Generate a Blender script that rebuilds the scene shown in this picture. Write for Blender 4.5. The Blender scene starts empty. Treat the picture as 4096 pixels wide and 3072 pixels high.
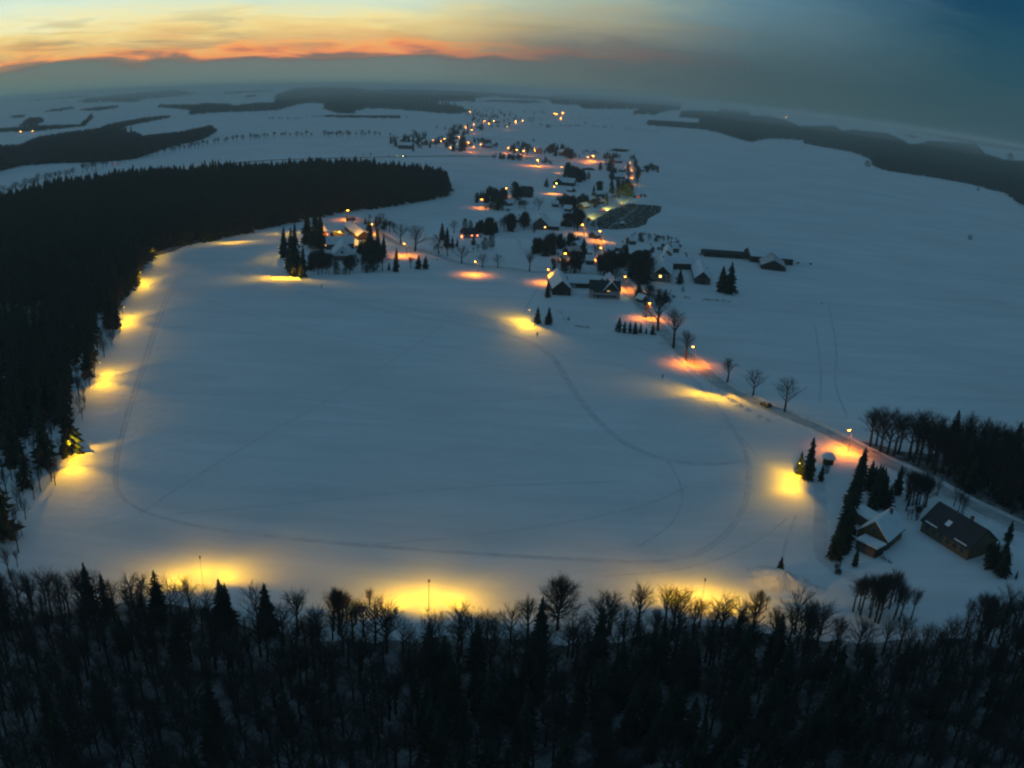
import bpy, math, random
import numpy as np
from mathutils import Vector, Matrix
random.seed(7); rng = np.random.default_rng(7)
C = bpy.context.scene
COL = C.collection
# ------------------------------------------------------------ camera
H_CAM = 90.0
F_PX = 3725.0                       # equisolid fisheye focal length in photo pixels (4096 wide)
UP = np.array([0.0475, 0.9487, -0.3126]); UP /= np.linalg.norm(UP)      # world up in camera axes (x right, y up, z forward)
fwd_c = np.array([0, 0, 1.0]); hf = fwd_c - UP * UP[2]; hf /= np.linalg.norm(hf)   # world +Y in camera axes
rt = np.cross(UP, hf) * 1.0                                                # world +X in (left handed) camera axes
rt /= np.linalg.norm(rt)
W2C = np.stack([rt, hf, UP], 1)     # columns: world axes expressed in camera axes (x, y, zforward)
CAM = np.array([0, 0, H_CAM])
cd = bpy.data.cameras.new('camera'); cam = bpy.data.objects.new('camera', cd); COL.objects.link(cam)
C.camera = cam
cd.type = 'PANO'; cd.panorama_type = 'FISHEYE_EQUISOLID'
cd.sensor_fit = 'HORIZONTAL'; cd.sensor_width = 36.0
cd.fisheye_lens = F_PX / 4096 * 36.0; cd.fisheye_fov = math.radians(170)
cd.clip_start = 0.5; cd.clip_end = 120000
c2w = W2C.T                          # camera (x,y,f) -> world
ax, ay, af = c2w @ [1, 0, 0], c2w @ [0, 1, 0], c2w @ [0, 0, 1]
cam.matrix_world = Matrix(((ax[0], ay[0], -af[0], 0), (ax[1], ay[1], -af[1], 0), (ax[2], ay[2], -af[2], H_CAM), (0, 0, 0, 1)))

# ------------------------------------------------------------ world
def lin(c):
    return tuple(((v / 255) / 12.92 if v / 255 <= .04045 else ((v / 255 + .055) / 1.055) ** 2.4) for v in c) + (1,)
w = bpy.data.worlds.new('World'); C.world = w; w.use_nodes = True
nt = w.node_tree; N = nt.nodes; L = nt.links; N.clear()
def nd(t, **k):
    n = N.new(t)
    for a, b in k.items(): setattr(n, a, b)
    return n
def mth(op, a, b=None, c=None):
    n = nd('ShaderNodeMath', operation=op)
    for i, v in enumerate((a, b, c)):
        if v is None: continue
        if isinstance(v, (int, float)): n.inputs[i].default_value = v
        else: L.new(v, n.inputs[i])
    return n.outputs[0]
def mrange(v, a, b, c=0.0, d=1.0, smooth=True):
    n = nd('ShaderNodeMapRange', interpolation_type='SMOOTHSTEP' if smooth else 'LINEAR')
    L.new(v, n.inputs[0])
    for i, q in enumerate((a, b, c, d)): n.inputs[1 + i].default_value = q
    return n.outputs[0]
tc = nd('ShaderNodeTexCoord'); sx = nd('ShaderNodeSeparateXYZ'); L.new(tc.outputs['Generated'], sx.inputs[0])
az = mth('MULTIPLY', mth('ARCTAN2', sx.outputs[0], sx.outputs[1]), 57.2958)      # degrees, 0 = +Y, positive to the right
el = mth('MULTIPLY', mth('ARCSINE', sx.outputs[2]), 57.2958)
def noise(sa, se, scale, detail=4, off=0.0, dist=0.3):
    cb = nd('ShaderNodeCombineXYZ'); L.new(mth('MULTIPLY', az, sa), cb.inputs[0]); L.new(mth('MULTIPLY', el, se), cb.inputs[1]); cb.inputs[2].default_value = off
    n = nd('ShaderNodeTexNoise'); L.new(cb.outputs[0], n.inputs['Vector']); n.inputs['Scale'].default_value = scale; n.inputs['Detail'].default_value = detail; n.inputs['Distortion'].default_value = dist
    return n.outputs[0]
n1 = noise(.10, .60, 1.0, 7, 0.0, .7); n2 = noise(.22, 1.1, 1.0, 6, 7.3, .6)
fade = mrange(el, .4, 1.6)
warp = mth('MULTIPLY', mth('MULTIPLY', mth('SUBTRACT', n1, .5), 1.7), fade)
warp2 = mth('MULTIPLY', mth('SUBTRACT', n2, .5), 1.9)
elw = mth('ADD', el, mth('ADD', warp, mth('MULTIPLY', warp2, fade)))
t_el = mrange(elw, 0, 30, 0, 1, False)
def ramp(stops):
    r = nd('ShaderNodeValToRGB'); L.new(t_el, r.inputs[0]); e = r.color_ramp.elements
    while len(e) > 1: e.remove(e[-1])
    for i, (p, c) in enumerate(stops):
        q = e[0] if i == 0 else e.new(p / 30)
        q.position = p / 30; q.color = lin(c)
    return r.outputs[0]
ZEN = (68, 101, 122)
rA = ramp([(0, (90, 126, 120)), (1.3, (106, 122, 116)), (1.55, (108, 114, 108)), (1.9, (160, 130, 106)), (2.1, (248, 160, 98)), (2.4, (250, 184, 110)), (2.8, (232, 192, 122)), (3.5, (246, 222, 150)), (4.2, (246, 240, 188)), (5.4, (222, 240, 216)), (9, (150, 190, 190)), (16, (90, 130, 150)), (28, ZEN)])
rB = ramp([(0, (104, 130, 126)), (1.5, (112, 122, 118)), (1.6, (108, 112, 108)), (1.95, (150, 118, 104)), (2.15, (244, 146, 98)), (2.4, (252, 174, 102)), (2.9, (230, 186, 124)), (3.6, (244, 214, 140)), (4.5, (244, 232, 170)), (5.4, (216, 232, 206)), (9, (140, 180, 184)), (16, (86, 124, 148)), (28, ZEN)])
rC = ramp([(0, (88, 110, 108)), (1.9, (96, 106, 106)), (2.3, (126, 106, 100)), (3.0, (122, 122, 114)), (4.4, (172, 166, 136)), (5.8, (176, 190, 168)), (9, (110, 150, 160)), (16, (80, 116, 142)), (28, ZEN)])
rD = ramp([(0, (62, 86, 90)), (2.5, (68, 92, 100)), (4.5, (84, 112, 122)), (6.5, (92, 128, 144)), (10, (70, 110, 138)), (28, ZEN)])
rE = ramp([(0, (52, 80, 88)), (3, (44, 80, 92)), (6, (32, 76, 96)), (9.5, (14, 64, 94)), (14, (22, 66, 100)), (28, ZEN)])
def mix(f, a, b):
    m = nd('ShaderNodeMix', data_type='RGBA'); L.new(f, m.inputs[0]); L.new(a, m.inputs[6]); L.new(b, m.inputs[7]); return m.outputs[2]
azw = mth('ADD', az, mth('MULTIPLY', mth('SUBTRACT', n2, .5), 6))
s = mix(mrange(azw, -34, -14), rA, rB); s = mix(mrange(azw, -10, 3), s, rC); s = mix(mrange(azw, 0, 15), s, rD); s = mix(mrange(azw, 11, 29), s, rE)
# small grey cloud scraps low over the glow
n3 = noise(.11, 1.0, 1.3, 5, 3.1, .8)
cl = mth('MULTIPLY', mth('MULTIPLY', mrange(n3, .47, .66), mrange(el, 1.7, 2.2)), mrange(el, 5.4, 3.4)); cl = mth('MULTIPLY', cl, mrange(az, -2, -16))
cg = nd('ShaderNodeRGB'); cg.outputs[0].default_value = lin((118, 122, 112))
s = mix(mth('MULTIPLY', cl, .42), s, cg.outputs[0])
# away from the glow (behind the camera) the band is plain dusk blue
back = mrange(mth('ABSOLUTE', mth('ADD', az, 30)), 60, 130)
s = mix(back, s, rE)
sky = nd('ShaderNodeTexSky', sky_type='NISHITA', sun_disc=False, sun_elevation=math.radians(-2.0), sun_rotation=math.radians(-38), altitude=400)
bg1 = nd('ShaderNodeBackground'); L.new(s, bg1.inputs[0]); bg1.inputs[1].default_value = 1.0
bg2 = nd('ShaderNodeBackground'); L.new(sky.outputs[0], bg2.inputs[0]); bg2.inputs[1].default_value = 0.01
ad = nd('ShaderNodeAddShader'); L.new(bg1.outputs[0], ad.inputs[0]); L.new(bg2.outputs[0], ad.inputs[1])
wo = nd('ShaderNodeOutputWorld'); L.new(ad.outputs[0], wo.inputs[0])
# faint after-glow of the set sun, low in the upper left of the photograph
sl = bpy.data.lights.new('sun', 'SUN'); sl.energy = 0.04; sl.angle = math.radians(25); sl.color = (1, .62, .36)
so = bpy.data.objects.new('sun', sl); COL.objects.link(so)
sa, se = math.radians(-38), math.radians(3)
sd = Vector((math.sin(sa) * math.cos(se), math.cos(sa) * math.cos(se), math.sin(se)))
so.rotation_euler = sd.to_track_quat('Z', 'Y').to_euler(); so.location = (0, 0, 200)
vs = C.view_settings; vs.view_transform = 'Standard'; vs.look = 'None'; vs.exposure = 0; vs.gamma = 1; vs.use_curve_mapping = False
C.render.engine = 'CYCLES'; C.cycles.use_denoising = True
C.cycles.max_bounces = 4; C.cycles.diffuse_bounces = 2; C.cycles.glossy_bounces = 1; C.cycles.transmission_bounces = 2; C.cycles.volume_bounces = 1
C.cycles.sample_clamp_indirect = 2; C.cycles.filter_width = 2.2; C.cycles.use_light_tree = True

# ------------------------------------------------------------ photo pixel -> ground
def sstep(a, b, x):
    t = min(max((x - a) / (b - a), 0), 1); return t * t * (3 - 2 * t)
def hgt(x, y):
    d = math.hypot(x, y)
    if d < 900: return 0.0
    m = sstep(900, 4500, d); m2 = sstep(5000, 14000, d)
    return m * (9 * math.sin(x / 620 + 1.1) * math.cos(y / 1150 + .4) + 6 * math.sin((x + .7 * y) / 480)) + m2 * (28 * math.sin(x / 1900 + .6) * math.sin(y / 2700) + 22)
def ray(px, py):
    x, y = px - 2048, 1536 - py; r = math.hypot(x, y) or 1e-6
    th = 2 * math.asin(min(r / (2 * F_PX), 1))
    return c2w @ np.array([math.sin(th) * x / r, math.sin(th) * y / r, math.cos(th)])
def at(px, py, z=0.0):
    """world point where the photo pixel's ray meets the ground raised by z"""
    d = ray(px, py)
    if z or d[2] > -.1:
        pass
    dz = min(d[2], -.0035)
    t = (H_CAM - z) / -dz
    if t < 880: p = CAM + d * t; return Vector((p[0], p[1], z))
    t = 850
    while t < 32000:
        p = CAM + d * t
        if p[2] <= hgt(p[0], p[1]) + z: break
        t *= 1.012
    lo, hi = t / 1.012, t
    for _ in range(14):
        m = (lo + hi) / 2; p = CAM + d * m
        if p[2] <= hgt(p[0], p[1]) + z: hi = m
        else: lo = m
    p = CAM + d * hi
    return Vector((p[0], p[1], hgt(p[0], p[1]) + z))
def proj(p):
    v = W2C @ (np.array(p) - CAM); v = v / np.linalg.norm(v)
    th = math.acos(max(-1, min(1, v[2]))); q = math.hypot(v[0], v[1]) or 1e-9
    r = 2 * F_PX * math.sin(th / 2)
    return 2048 + r * v[0] / q, 1536 - r * v[1] / q
REG = dict(A=(1300, 300, 1500 / 2212), B=(1500, 400, 900 / 2212), C=(2200, 550, 1000 / 2212), D=(1000, 750, 900 / 2212), E=(1700, 700, 800 / 2212),
           F=(2000, 950, 1000 / 2212), G=(2500, 1150, 1000 / 2212), H=(3000, 1550, 1096 / 2020), I=(0, 900, 900 / 1244), J=(0, 2050, 1400 / 2212),
           K=(1300, 2100, 1400 / 2212), L=(2600, 2100, 1496 / 2212), M=(0, 0, 1400 / 2212), N=(2600, 0, 1496 / 2212), S=(1800, 550, 700 / 2212),
           R=(900, 300, 1000 / 2212), Z=(0, 0, 4096 / 2212), P=(0, 0, 1))
def px(reg, x, y):
    a, b, k = REG[reg]; return a + x * k, b + y * k
def g(reg, x, y, z=0.0): return at(*px(reg, x, y), z)
def height_for(base, ytop):
    """tree height so that its top lands on photo row ytop"""
    lo, hi = .5, 40
    for _ in range(18):
        m = (lo + hi) / 2
        if proj((base[0], base[1], base[2] + m))[1] > ytop: lo = m
        else: hi = m
    return lo
def inpoly(x, y, P):
    c = False; n = len(P)
    for i in range(n):
        x1, y1 = P[i]; x2, y2 = P[i - 1]
        if (y1 > y) != (y2 > y) and x < (x2 - x1) * (y - y1) / (y2 - y1) + x1: c = not c
    return c

# ------------------------------------------------------------ materials
def mat(name, col, rough=.8, var=.15, scale=3.0, bump=0.0, bscale=8.0, col2=None, emit=None, estr=1.0, spec=.3, metal=0.0):
    m = bpy.data.materials.new(name); m.use_nodes = True; t = m.node_tree; b = t.nodes['Principled BSDF']
    b.inputs['Roughness'].default_value = rough; b.inputs['Specular IOR Level'].default_value = spec; b.inputs['Metallic'].default_value = metal
    tcn = t.nodes.new('ShaderNodeTexCoord'); nz = t.nodes.new('ShaderNodeTexNoise'); nz.inputs['Scale'].default_value = scale; nz.inputs['Detail'].default_value = 5
    t.links.new(tcn.outputs['Object'], nz.inputs['Vector'])
    r = t.nodes.new('ShaderNodeValToRGB'); t.links.new(nz.outputs[0], r.inputs[0])
    c2 = col2 or tuple(v * (1 - var) for v in col); c1 = tuple(min(1, v * (1 + var * .5)) for v in col) if not col2 else col
    r.color_ramp.elements[0].position = .35; r.color_ramp.elements[1].position = .65
    r.color_ramp.elements[0].color = (*c2, 1); r.color_ramp.elements[1].color = (*c1, 1)
    t.links.new(r.outputs[0], b.inputs['Base Color'])
    if bump:
        n2 = t.nodes.new('ShaderNodeTexNoise'); n2.inputs['Scale'].default_value = bscale; n2.inputs['Detail'].default_value = 4
        t.links.new(tcn.outputs['Object'], n2.inputs['Vector'])
        bp = t.nodes.new('ShaderNodeBump'); bp.inputs['Strength'].default_value = bump; bp.inputs['Distance'].default_value = .3
        t.links.new(n2.outputs[0], bp.inputs['Height']); t.links.new(bp.outputs[0], b.inputs['Normal'])
    if emit:
        b.inputs['Emission Color'].default_value = (*emit, 1); b.inputs['Emission Strength'].default_value = estr
    return m
M = dict(
    snow=mat('snow_field', (.80, .83, .86), .75, .07, .012, .5, .35),
    snow_roof=mat('snow_on_roof', (.78, .82, .86), .8, .08, .4, .4, 1.2),
    packed=mat('packed_snow', (.52, .53, .54), .6, .25, .25, .4, 2),
    track=mat('ski_track_snow', (.67, .70, .745), .8, .12, .3, .3, 3),
    bank=mat('ploughed_snow', (.72, .74, .76), .8, .15, .6, .8, 1.4),
    spruce=mat('spruce_needles', (.022, .040, .026), .9, .4, .6),
    spruce2=mat('thuja_needles', (.026, .048, .024), .9, .4, .8),
    wood_shade=mat('wood_shade_on_snow', (.045, .042, .038), .95, 0, .22, .6, 1.5, col2=(.36, .375, .39)),  # tree shade on the snow, put into the colour as dark patches
    plot=mat('bare_plot_soil', (.16, .15, .12), .95, 0, .10, .5, 1.5, col2=(.34, .35, .34)),
    frost=mat('twigs', (.035, .031, .028), .9, .3, .5),
    bark=mat('bark', (.05, .042, .036), .9, .3, 2),
    darkwood=mat('dark_boards', (.045, .035, .028), .85, .3, 1.5, .3, 5),
    darkroof=mat('dark_roof_sheet', (.03, .035, .04), .7, .2, .5, .2, 4),
    plaster=mat('pale_plaster', (.42, .34, .31), .9, .1, .6),
    ochre=mat('ochre_plaster', (.15, .115, .06), .9, .15, .6),
    orange=mat('orange_plaster_and_lit_wall', (.38, .17, .07), .9, .15, .6),
    stone=mat('grey_render', (.12, .10, .09), .9, .2, .7),
    brick=mat('chimney_brick', (.20, .09, .06), .9, .2, 3),
    glass=mat('dark_glass', (.02, .025, .03), .15, .1, 1, spec=.6),
    frame=mat('window_frame', (.22, .2, .18), .6, .1, 2),
    metal=mat('galvanised_pole', (.12, .12, .12), .5, .15, 2, metal=.4),
    lit=mat('lit_window', (.9, .6, .2), .5, .05, 1, emit=(1, .55, .12), estr=7),
    litred=mat('lit_window_red', (.9, .3, .15), .5, .05, 1, emit=(1, .22, .06), estr=6),
    lityel=mat('lit_window_yellow', (.9, .8, .3), .5, .05, 1, emit=(.9, .95, .18), estr=8),
    sodium=mat('sodium_bulb', (1, .6, .2), .5, .05, 1, emit=(1, .38, .03), estr=50),
    sodfar=mat('sodium_bulb_distant', (1, .6, .2), .5, .05, 1, emit=(1, .30, .02), estr=120),
    flood=mat('floodlight_glass', (1, .8, .3), .5, .05, 1, emit=(1, .62, .06), estr=22),
    head=mat('headlamp_glass', (1, .9, .5), .5, .05, 1, emit=(1, .85, .3), estr=60),
    tail=mat('tail_lamp_glass', (.6, .03, .02), .5, .05, 1, emit=(1, .06, .03), estr=14),
    carpaint=mat('dark_car_paint', (.03, .03, .035), .3, .1, 1, spec=.6),
    tyre=mat('tyre_rubber', (.02, .02, .02), .9, .1, 3),
    jacket=mat('dark_winter_clothes', (.04, .045, .06), .9, .2, 6),
    hat=mat('knitted_hat', (.10, .03, .03), .9, .2, 8),
    stubble=mat('plantation_twigs', (.08, .08, .06), .9, .3, .4),
    wood_far=mat('far_wood_needles', (.022, .036, .028), .95, .3, .02),
)
t_ = M['snow'].node_tree; b_n = t_.nodes['Principled BSDF']; old = b_n.inputs['Base Color'].links[0].from_socket
tco = t_.nodes.new('ShaderNodeTexCoord'); mp = t_.nodes.new('ShaderNodeMapping'); mp.inputs['Rotation'].default_value = (0, 0, .5); mp.inputs['Scale'].default_value = (.02, .11, .05); t_.links.new(tco.outputs['Object'], mp.inputs[0])
nz_ = t_.nodes.new('ShaderNodeTexNoise'); nz_.inputs['Scale'].default_value = 1.0; nz_.inputs['Detail'].default_value = 8; nz_.inputs['Roughness'].default_value = .68; nz_.inputs['Distortion'].default_value = .6; t_.links.new(mp.outputs[0], nz_.inputs['Vector'])
mr_ = t_.nodes.new('ShaderNodeMapRange'); mr_.inputs[1].default_value = .3; mr_.inputs[2].default_value = .7; mr_.inputs[3].default_value = .88; mr_.inputs[4].default_value = 1.04; t_.links.new(nz_.outputs[0], mr_.inputs[0])
mxn = t_.nodes.new('ShaderNodeMix'); mxn.data_type = 'RGBA'; mxn.blend_type = 'MULTIPLY'; mxn.inputs[0].default_value = 1; t_.links.new(old, mxn.inputs[6]); t_.links.new(mr_.outputs[0], mxn.inputs[7]); t_.links.new(mxn.outputs[2], b_n.inputs['Base Color'])
# ------------------------------------------------------------ mesh helpers
def mesh_from(name, V, Fc, m, smooth=False):
    me = bpy.data.meshes.new(name); me.from_pydata([tuple(v) for v in V], [], Fc); me.materials.append(m)
    if smooth: me.polygons.foreach_set('use_smooth', [True] * len(me.polygons))
    me.update(); return me
def mesh_np(name, V, Tri, m):
    me = bpy.data.meshes.new(name); nv, nf = len(V), len(Tri)
    me.vertices.add(nv); me.vertices.foreach_set('co', np.asarray(V, np.float32).ravel())
    me.loops.add(nf * 3); me.loops.foreach_set('vertex_index', np.asarray(Tri, np.int32).ravel())
    me.polygons.add(nf); me.polygons.foreach_set('loop_start', np.arange(0, nf * 3, 3, dtype=np.int32)); me.polygons.foreach_set('loop_total', np.full(nf, 3, np.int32))
    me.materials.append(m); me.update(calc_edges=True); me.validate(); return me
def ob(name, me, parent=None, loc=None):
    o = bpy.data.objects.new(name, me); COL.objects.link(o)
    if parent: o.parent = parent
    if loc is not None: o.location = loc
    return o
def tag(o, label=None, cat=None, group=None, kind=None):
    if label: o['label'] = label
    if cat: o['category'] = cat
    if group: o['group'] = group
    if kind: o['kind'] = kind
    return o
def empty(name, loc, rz=0.0):
    o = bpy.data.objects.new(name, None); COL.objects.link(o); o.empty_display_size = .5; o.location = loc; o.rotation_euler = (0, 0, rz); return o
class MB:
    def __init__(s): s.V = []; s.F = []
    def box(s, x0, x1, y0, y1, z0, z1):
        n = len(s.V); s.V += [(x0, y0, z0), (x1, y0, z0), (x1, y1, z0), (x0, y1, z0), (x0, y0, z1), (x1, y0, z1), (x1, y1, z1), (x0, y1, z1)]
        s.F += [tuple(n + i for i in f) for f in ((0, 3, 2, 1), (4, 5, 6, 7), (0, 1, 5, 4), (1, 2, 6, 5), (2, 3, 7, 6), (3, 0, 4, 7))]; return s
    def tube(s, pts, rad, n=6, cap=True):
        rings = []
        for i, p in enumerate(pts):
            p = Vector(p); d = (Vector(pts[min(i + 1, len(pts) - 1)]) - Vector(pts[max(i - 1, 0)])).normalized()
            u = d.cross(Vector((.3, .9, .2))).normalized(); v = d.cross(u); b = len(s.V); r = rad[i] if isinstance(rad, (list, tuple)) else rad
            for k in range(n):
                a = 2 * math.pi * k / n; s.V.append(tuple(p + u * (math.cos(a) * r) + v * (math.sin(a) * r)))
            rings.append(b)
        for a, b in zip(rings, rings[1:]):
            for k in range(n): s.F.append((a + k, a + (k + 1) % n, b + (k + 1) % n, b + k))
        if cap: s.F.append(tuple(rings[-1] + k for k in range(n))); s.F.append(tuple(rings[0] + n - 1 - k for k in range(n)))
        return s
    def prism(s, prof, x0, x1):            # closed profile in (y,z), extruded along x
        n = len(prof); b = len(s.V); s.V += [(x0, y, z) for y, z in prof] + [(x1, y, z) for y, z in prof]
        for i in range(n): j = (i + 1) % n; s.F.append((b + i, b + j, b + n + j, b + n + i))
        s.F.append(tuple(b + n - 1 - i for i in range(n))); s.F.append(tuple(b + n + i for i in range(n))); return s
    def build(s, name, m, parent=None, smooth=False): return ob(name, mesh_from(name, s.V, s.F, m, smooth), parent)

# ------------------------------------------------------------ ground
SEG = 540
rad = [0.0]; r = 12.0
while r < 34000: rad.append(r); r *= 1.028 if r < 9000 else 1.05
V = [(0, 0, 0)]; T = []
for r in rad[1:]:
    for k in range(SEG):
        a = 2 * math.pi * k / SEG; x, y = r * math.cos(a), r * math.sin(a); V.append((x, y, hgt(x, y)))
for k in range(SEG): T.append((0, 1 + k, 1 + (k + 1) % SEG))
for i in range(len(rad) - 2):
    a = 1 + i * SEG; b = a + SEG
    for k in range(SEG):
        j = (k + 1) % SEG; T += [(a + k, b + k, b + j), (a + k, b + j, a + j)]
gm = mesh_np('ground', V, T, M['snow']); gm.polygons.foreach_set('use_smooth', [True] * len(gm.polygons))
tag(ob('ground', gm), kind='structure')

def resample(P, step):
    out = [P[0]]
    for a, b in zip(P, P[1:]):
        n = max(1, int((b - a).length / step))
        out += [a.lerp(b, (i + 1) / n) for i in range(n)]
    return out
def smooth_line(P, it=3):
    for _ in range(it):
        Q = [P[0]]
        for a, b in zip(P, P[1:]): Q += [a.lerp(b, .25), a.lerp(b, .75)]
        P = Q + [P[-1]]
    return P
def ribbon(name, pts, width, m, lift=.01, kind='structure', it=3, step=8):
    P = resample(smooth_line([Vector((p.x, p.y, 0)) for p in pts], it), step); V = []; Fq = []
    for i, p in enumerate(P):
        d = (P[min(i + 1, len(P) - 1)] - P[max(i - 1, 0)]).normalized(); n = Vector((-d.y, d.x, 0)); dist = p.length
        lf = lift + (max(0, dist - 900) * .00035 if dist > 900 else 0)
        for s_ in (-.5, .5):
            q = p + n * width * s_; V.append((q.x, q.y, hgt(q.x, q.y) + lf))
        if i: b = 2 * i; Fq.append((b - 2, b - 1, b + 1, b))
    o = ob(name, mesh_from(name, V, Fq, m)); tag(o, kind=kind); return P
def bank(name, P, side, off, w=1.6, h=.9):
    V = []; Fq = []; rr = random.Random(len(P)); ph = rr.random() * 9; P = resample(P, 1.6)
    k = 5
    for i, p in enumerate(P):
        d = (P[min(i + 1, len(P) - 1)] - P[max(i - 1, 0)]).normalized(); n = Vector((-d.y, d.x, 0)) * side
        hh = h * (.45 + .35 * math.sin(i * .31 + ph) + .35 * rr.random()); ww = w * (.8 + .5 * rr.random())
        for j in range(k):
            f = j / (k - 1); q = p + n * (off + (f - .5) * ww); V.append((q.x, q.y, hgt(q.x, q.y) - .05 + max(.0, hh) * math.sin(math.pi * f)))
        if i:
            b = k * i
            for j in range(k - 1): Fq.append((b - k + j, b - k + j + 1, b + j + 1, b + j))
    o = ob(name, mesh_from(name, V, Fq, M['bank'], True)); tag(o, kind='structure')
R1 = ribbon('road', [g('H', 2500, 1260), g('H', 2100, 1080), g('H', 1700, 900), g('H', 1350, 720), g('H', 1050, 570), g('H', 800, 450), g('H', 500, 300), g('H', 250, 190), g('H', 0, 90),
     g('G', 900, 900), g('G', 700, 740), g('G', 560, 620), g('G', 440, 500), g('F', 1440, 820), g('F', 1300, 660), g('F', 1180, 500), g('F', 1100, 400)], 5.5, M['packed'], .012)
R2 = ribbon('road', [g('F', 1100, 400), g('F', 1050, 300), g('F', 900, 190), g('C', 430, 880), g('C', 330, 740), g('C', 450, 655), g('C', 640, 590), g('C', 720, 480), g('C', 745, 350), g('C', 715, 240), g('C', 640, 190), g('C', 380, 185), g('B', 1600, 615), g('B', 1400, 510), g('B', 1000, 480)], 5, M['packed'], .016)
R3 = ribbon('road', [g('F', 1100, 400), g('F', 900, 325), g('F', 460, 312), g('F', 200, 300), g('F', 0, 270), g('E', 420, 985), g('E', 100, 890), g('D', 1900, 680), g('D', 1700, 625), g('D', 1480, 575), g('D', 1300, 460), g('D', 1200, 385), g('D', 1080, 310), g('D', 900, 290)], 4.2, M['packed'], .020)
bank('snow_bank', R1, 1, 4.0, 1.9, 1.0); bank('snow_bank', R1, -1, 3.8, 1.8, .8); bank('snow_bank', R3, 1, 3.1, 1.6, .8); bank('snow_bank', R3, -1, 3.1, 1.5, .7); bank('snow_bank', R2, 1, 3.6, 1.6, .7); bank('snow_bank', R2, -1, 3.6, 1.6, .8)
ribbon('country_road', [g('R', -900, 1000), g('R', -400, 850), g('R', 0, 790), g('R', 250, 765), g('R', 500, 748), g('R', 1000, 735), g('R', 1580, 724), g('R', 2212, 716), g('B', 1130, 560)], 9, M['stone'], .05, step=30)
# ski tracks and paths
def track(reg, pts, w_=1.6, lift=.006, name='ski_track'): ribbon(name, [g(reg, x, y) for x, y in pts], w_, M['track'], lift, step=5)
zt = [(510, 580), (560, 610), (620, 625), (740, 650), (870, 680), (990, 698), (1090, 718), (1160, 745), (1200, 775), (1235, 840), (1290, 910), (1350, 960), (1430, 995), (1540, 1005), (1610, 995)]
for k_, dx in enumerate((-2.5, 2.5)): track('Z', [(x + dx, y - dx * .6) for x, y in zt], 1.1, .009 + k_ * .003)
zo = [(1440, 770), (1500, 820), (1560, 890), (1610, 970), (1618, 1050), (1590, 1130), (1520, 1190), (1440, 1215), (1200, 1205), (1000, 1192), (800, 1178), (600, 1160), (380, 1130), (260, 1085), (240, 1020), (270, 900), (310, 780), (350, 650), (400, 575), (500, 545), (560, 570), (620, 605), (760, 640), (1000, 690), (1150, 712), (1300, 730), (1440, 770)]
track('Z', zo, .9, .004); track('Z', [(x + 7, y + 4) for x, y in zo], .6, .0055)
LT = [.014]
for q in ([(590, 850), (800, 880), (1000, 870), (1250, 855)], [(380, 1110), (700, 1080), (1000, 1050), (1350, 1040)], [(300, 1110), (500, 980), (700, 870), (850, 780), (960, 700)], [(760, 1180), (1100, 1150), (1380, 1100), (1490, 1050)], [(1440, 990), (1480, 1060), (1460, 1130), (1380, 1180)],
          [(1300, 1245), (1500, 1230), (1640, 1170), (1700, 1120)], [(420, 640), (600, 700), (900, 760), (1150, 800)], [(1180, 760), (1400, 800), (1560, 900), (1650, 1000)]): LT[0] += .0015; track('Z', q, .5, LT[0])
for q in ([(1790, 660), (1810, 760), (1800, 830), (1830, 900)], [(1760, 700), (1775, 800), (1770, 870)], [(1200, 560), (1150, 640), (1130, 680)]): LT[0] += .0015; track('Z', q, .8, LT[0])
track('H', [(440, 600), (520, 720), (520, 1000), (510, 1200), (560, 1300), (800, 1430)], 3.2, .010, 'path')
track('H', [(340, 940), (270, 1120), (240, 1250)], .8, .008, 'path')
track('E', [(870, 620), (960, 680), (1060, 740), (1040, 790), (1090, 830), (1220, 870), (1340, 910)], 2.0, .010, 'path')
track('E', [(-120, 745), (0, 720), (150, 690)], 1.5, .010, 'path'); track('D', [(1590, 560), (1650, 535), (1850, 490)], 1.6, .010, 'path')
track('E', [(230, 805), (400, 835), (590, 858)], 1.6, .010, 'path')

# ------------------------------------------------------------ tree meshes (unit height 1, scaled per tree)
def spruce_arrays(seed, tiers, per, R=.20, z0=.06, droop=.05, seg=2):
    r_ = random.Random(seed); V = []; T = []
    for i in range(tiers):
        f = i / tiers; z = z0 + (1 - z0) * f ** .92; rr = R * (1 - f) ** .68 * r_.uniform(.88, 1.12) + .006
        if i == 0: rr *= .75
        a0 = r_.random() * 6.28
        for k in range(per):
            a = a0 + 6.283 * (k + r_.uniform(-.3, .3)) / per; L_ = rr * (r_.uniform(.5, 1.25) if r_.random() > .1 else .3); wd = 3.0 * rr / per * r_.uniform(.7, 1.5)
            ca, sa_ = math.cos(a), math.sin(a); b = len(V); dz = (1 - z0) / tiers * .9
            mx = L_ * .62
            V += [(0, 0, z + dz * 1.5), (ca * mx - sa_ * wd / 2, sa_ * mx + ca * wd / 2, z - droop * .45 * (1 - f)), (ca * mx + sa_ * wd / 2, sa_ * mx - ca * wd / 2, z - droop * .45 * (1 - f)),
                  (ca * L_, sa_ * L_, z - droop * (1 - f) + r_.uniform(-.006, .012)), (ca * mx * .9, sa_ * mx * .9, z - droop * 1.7 * (1 - f) - .012)]
            T += [(b, b + 1, b + 2), (b + 1, b + 3, b + 2), (b, b + 4, b + 1), (b, b + 2, b + 4), (b + 4, b + 3, b + 1), (b + 4, b + 2, b + 3)] if seg == 2 else [(b, b + 1, b + 2), (b + 1, b + 3, b + 2)]
    b = len(V); V += [(.006, 0, .9), (-.004, .005, .9), (-.004, -.005, .9), (0, 0, 1.0)]; T += [(b, b + 1, b + 3), (b + 1, b + 2, b + 3), (b + 2, b, b + 3)]
    return np.array(V, float), np.array(T, int)
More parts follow.
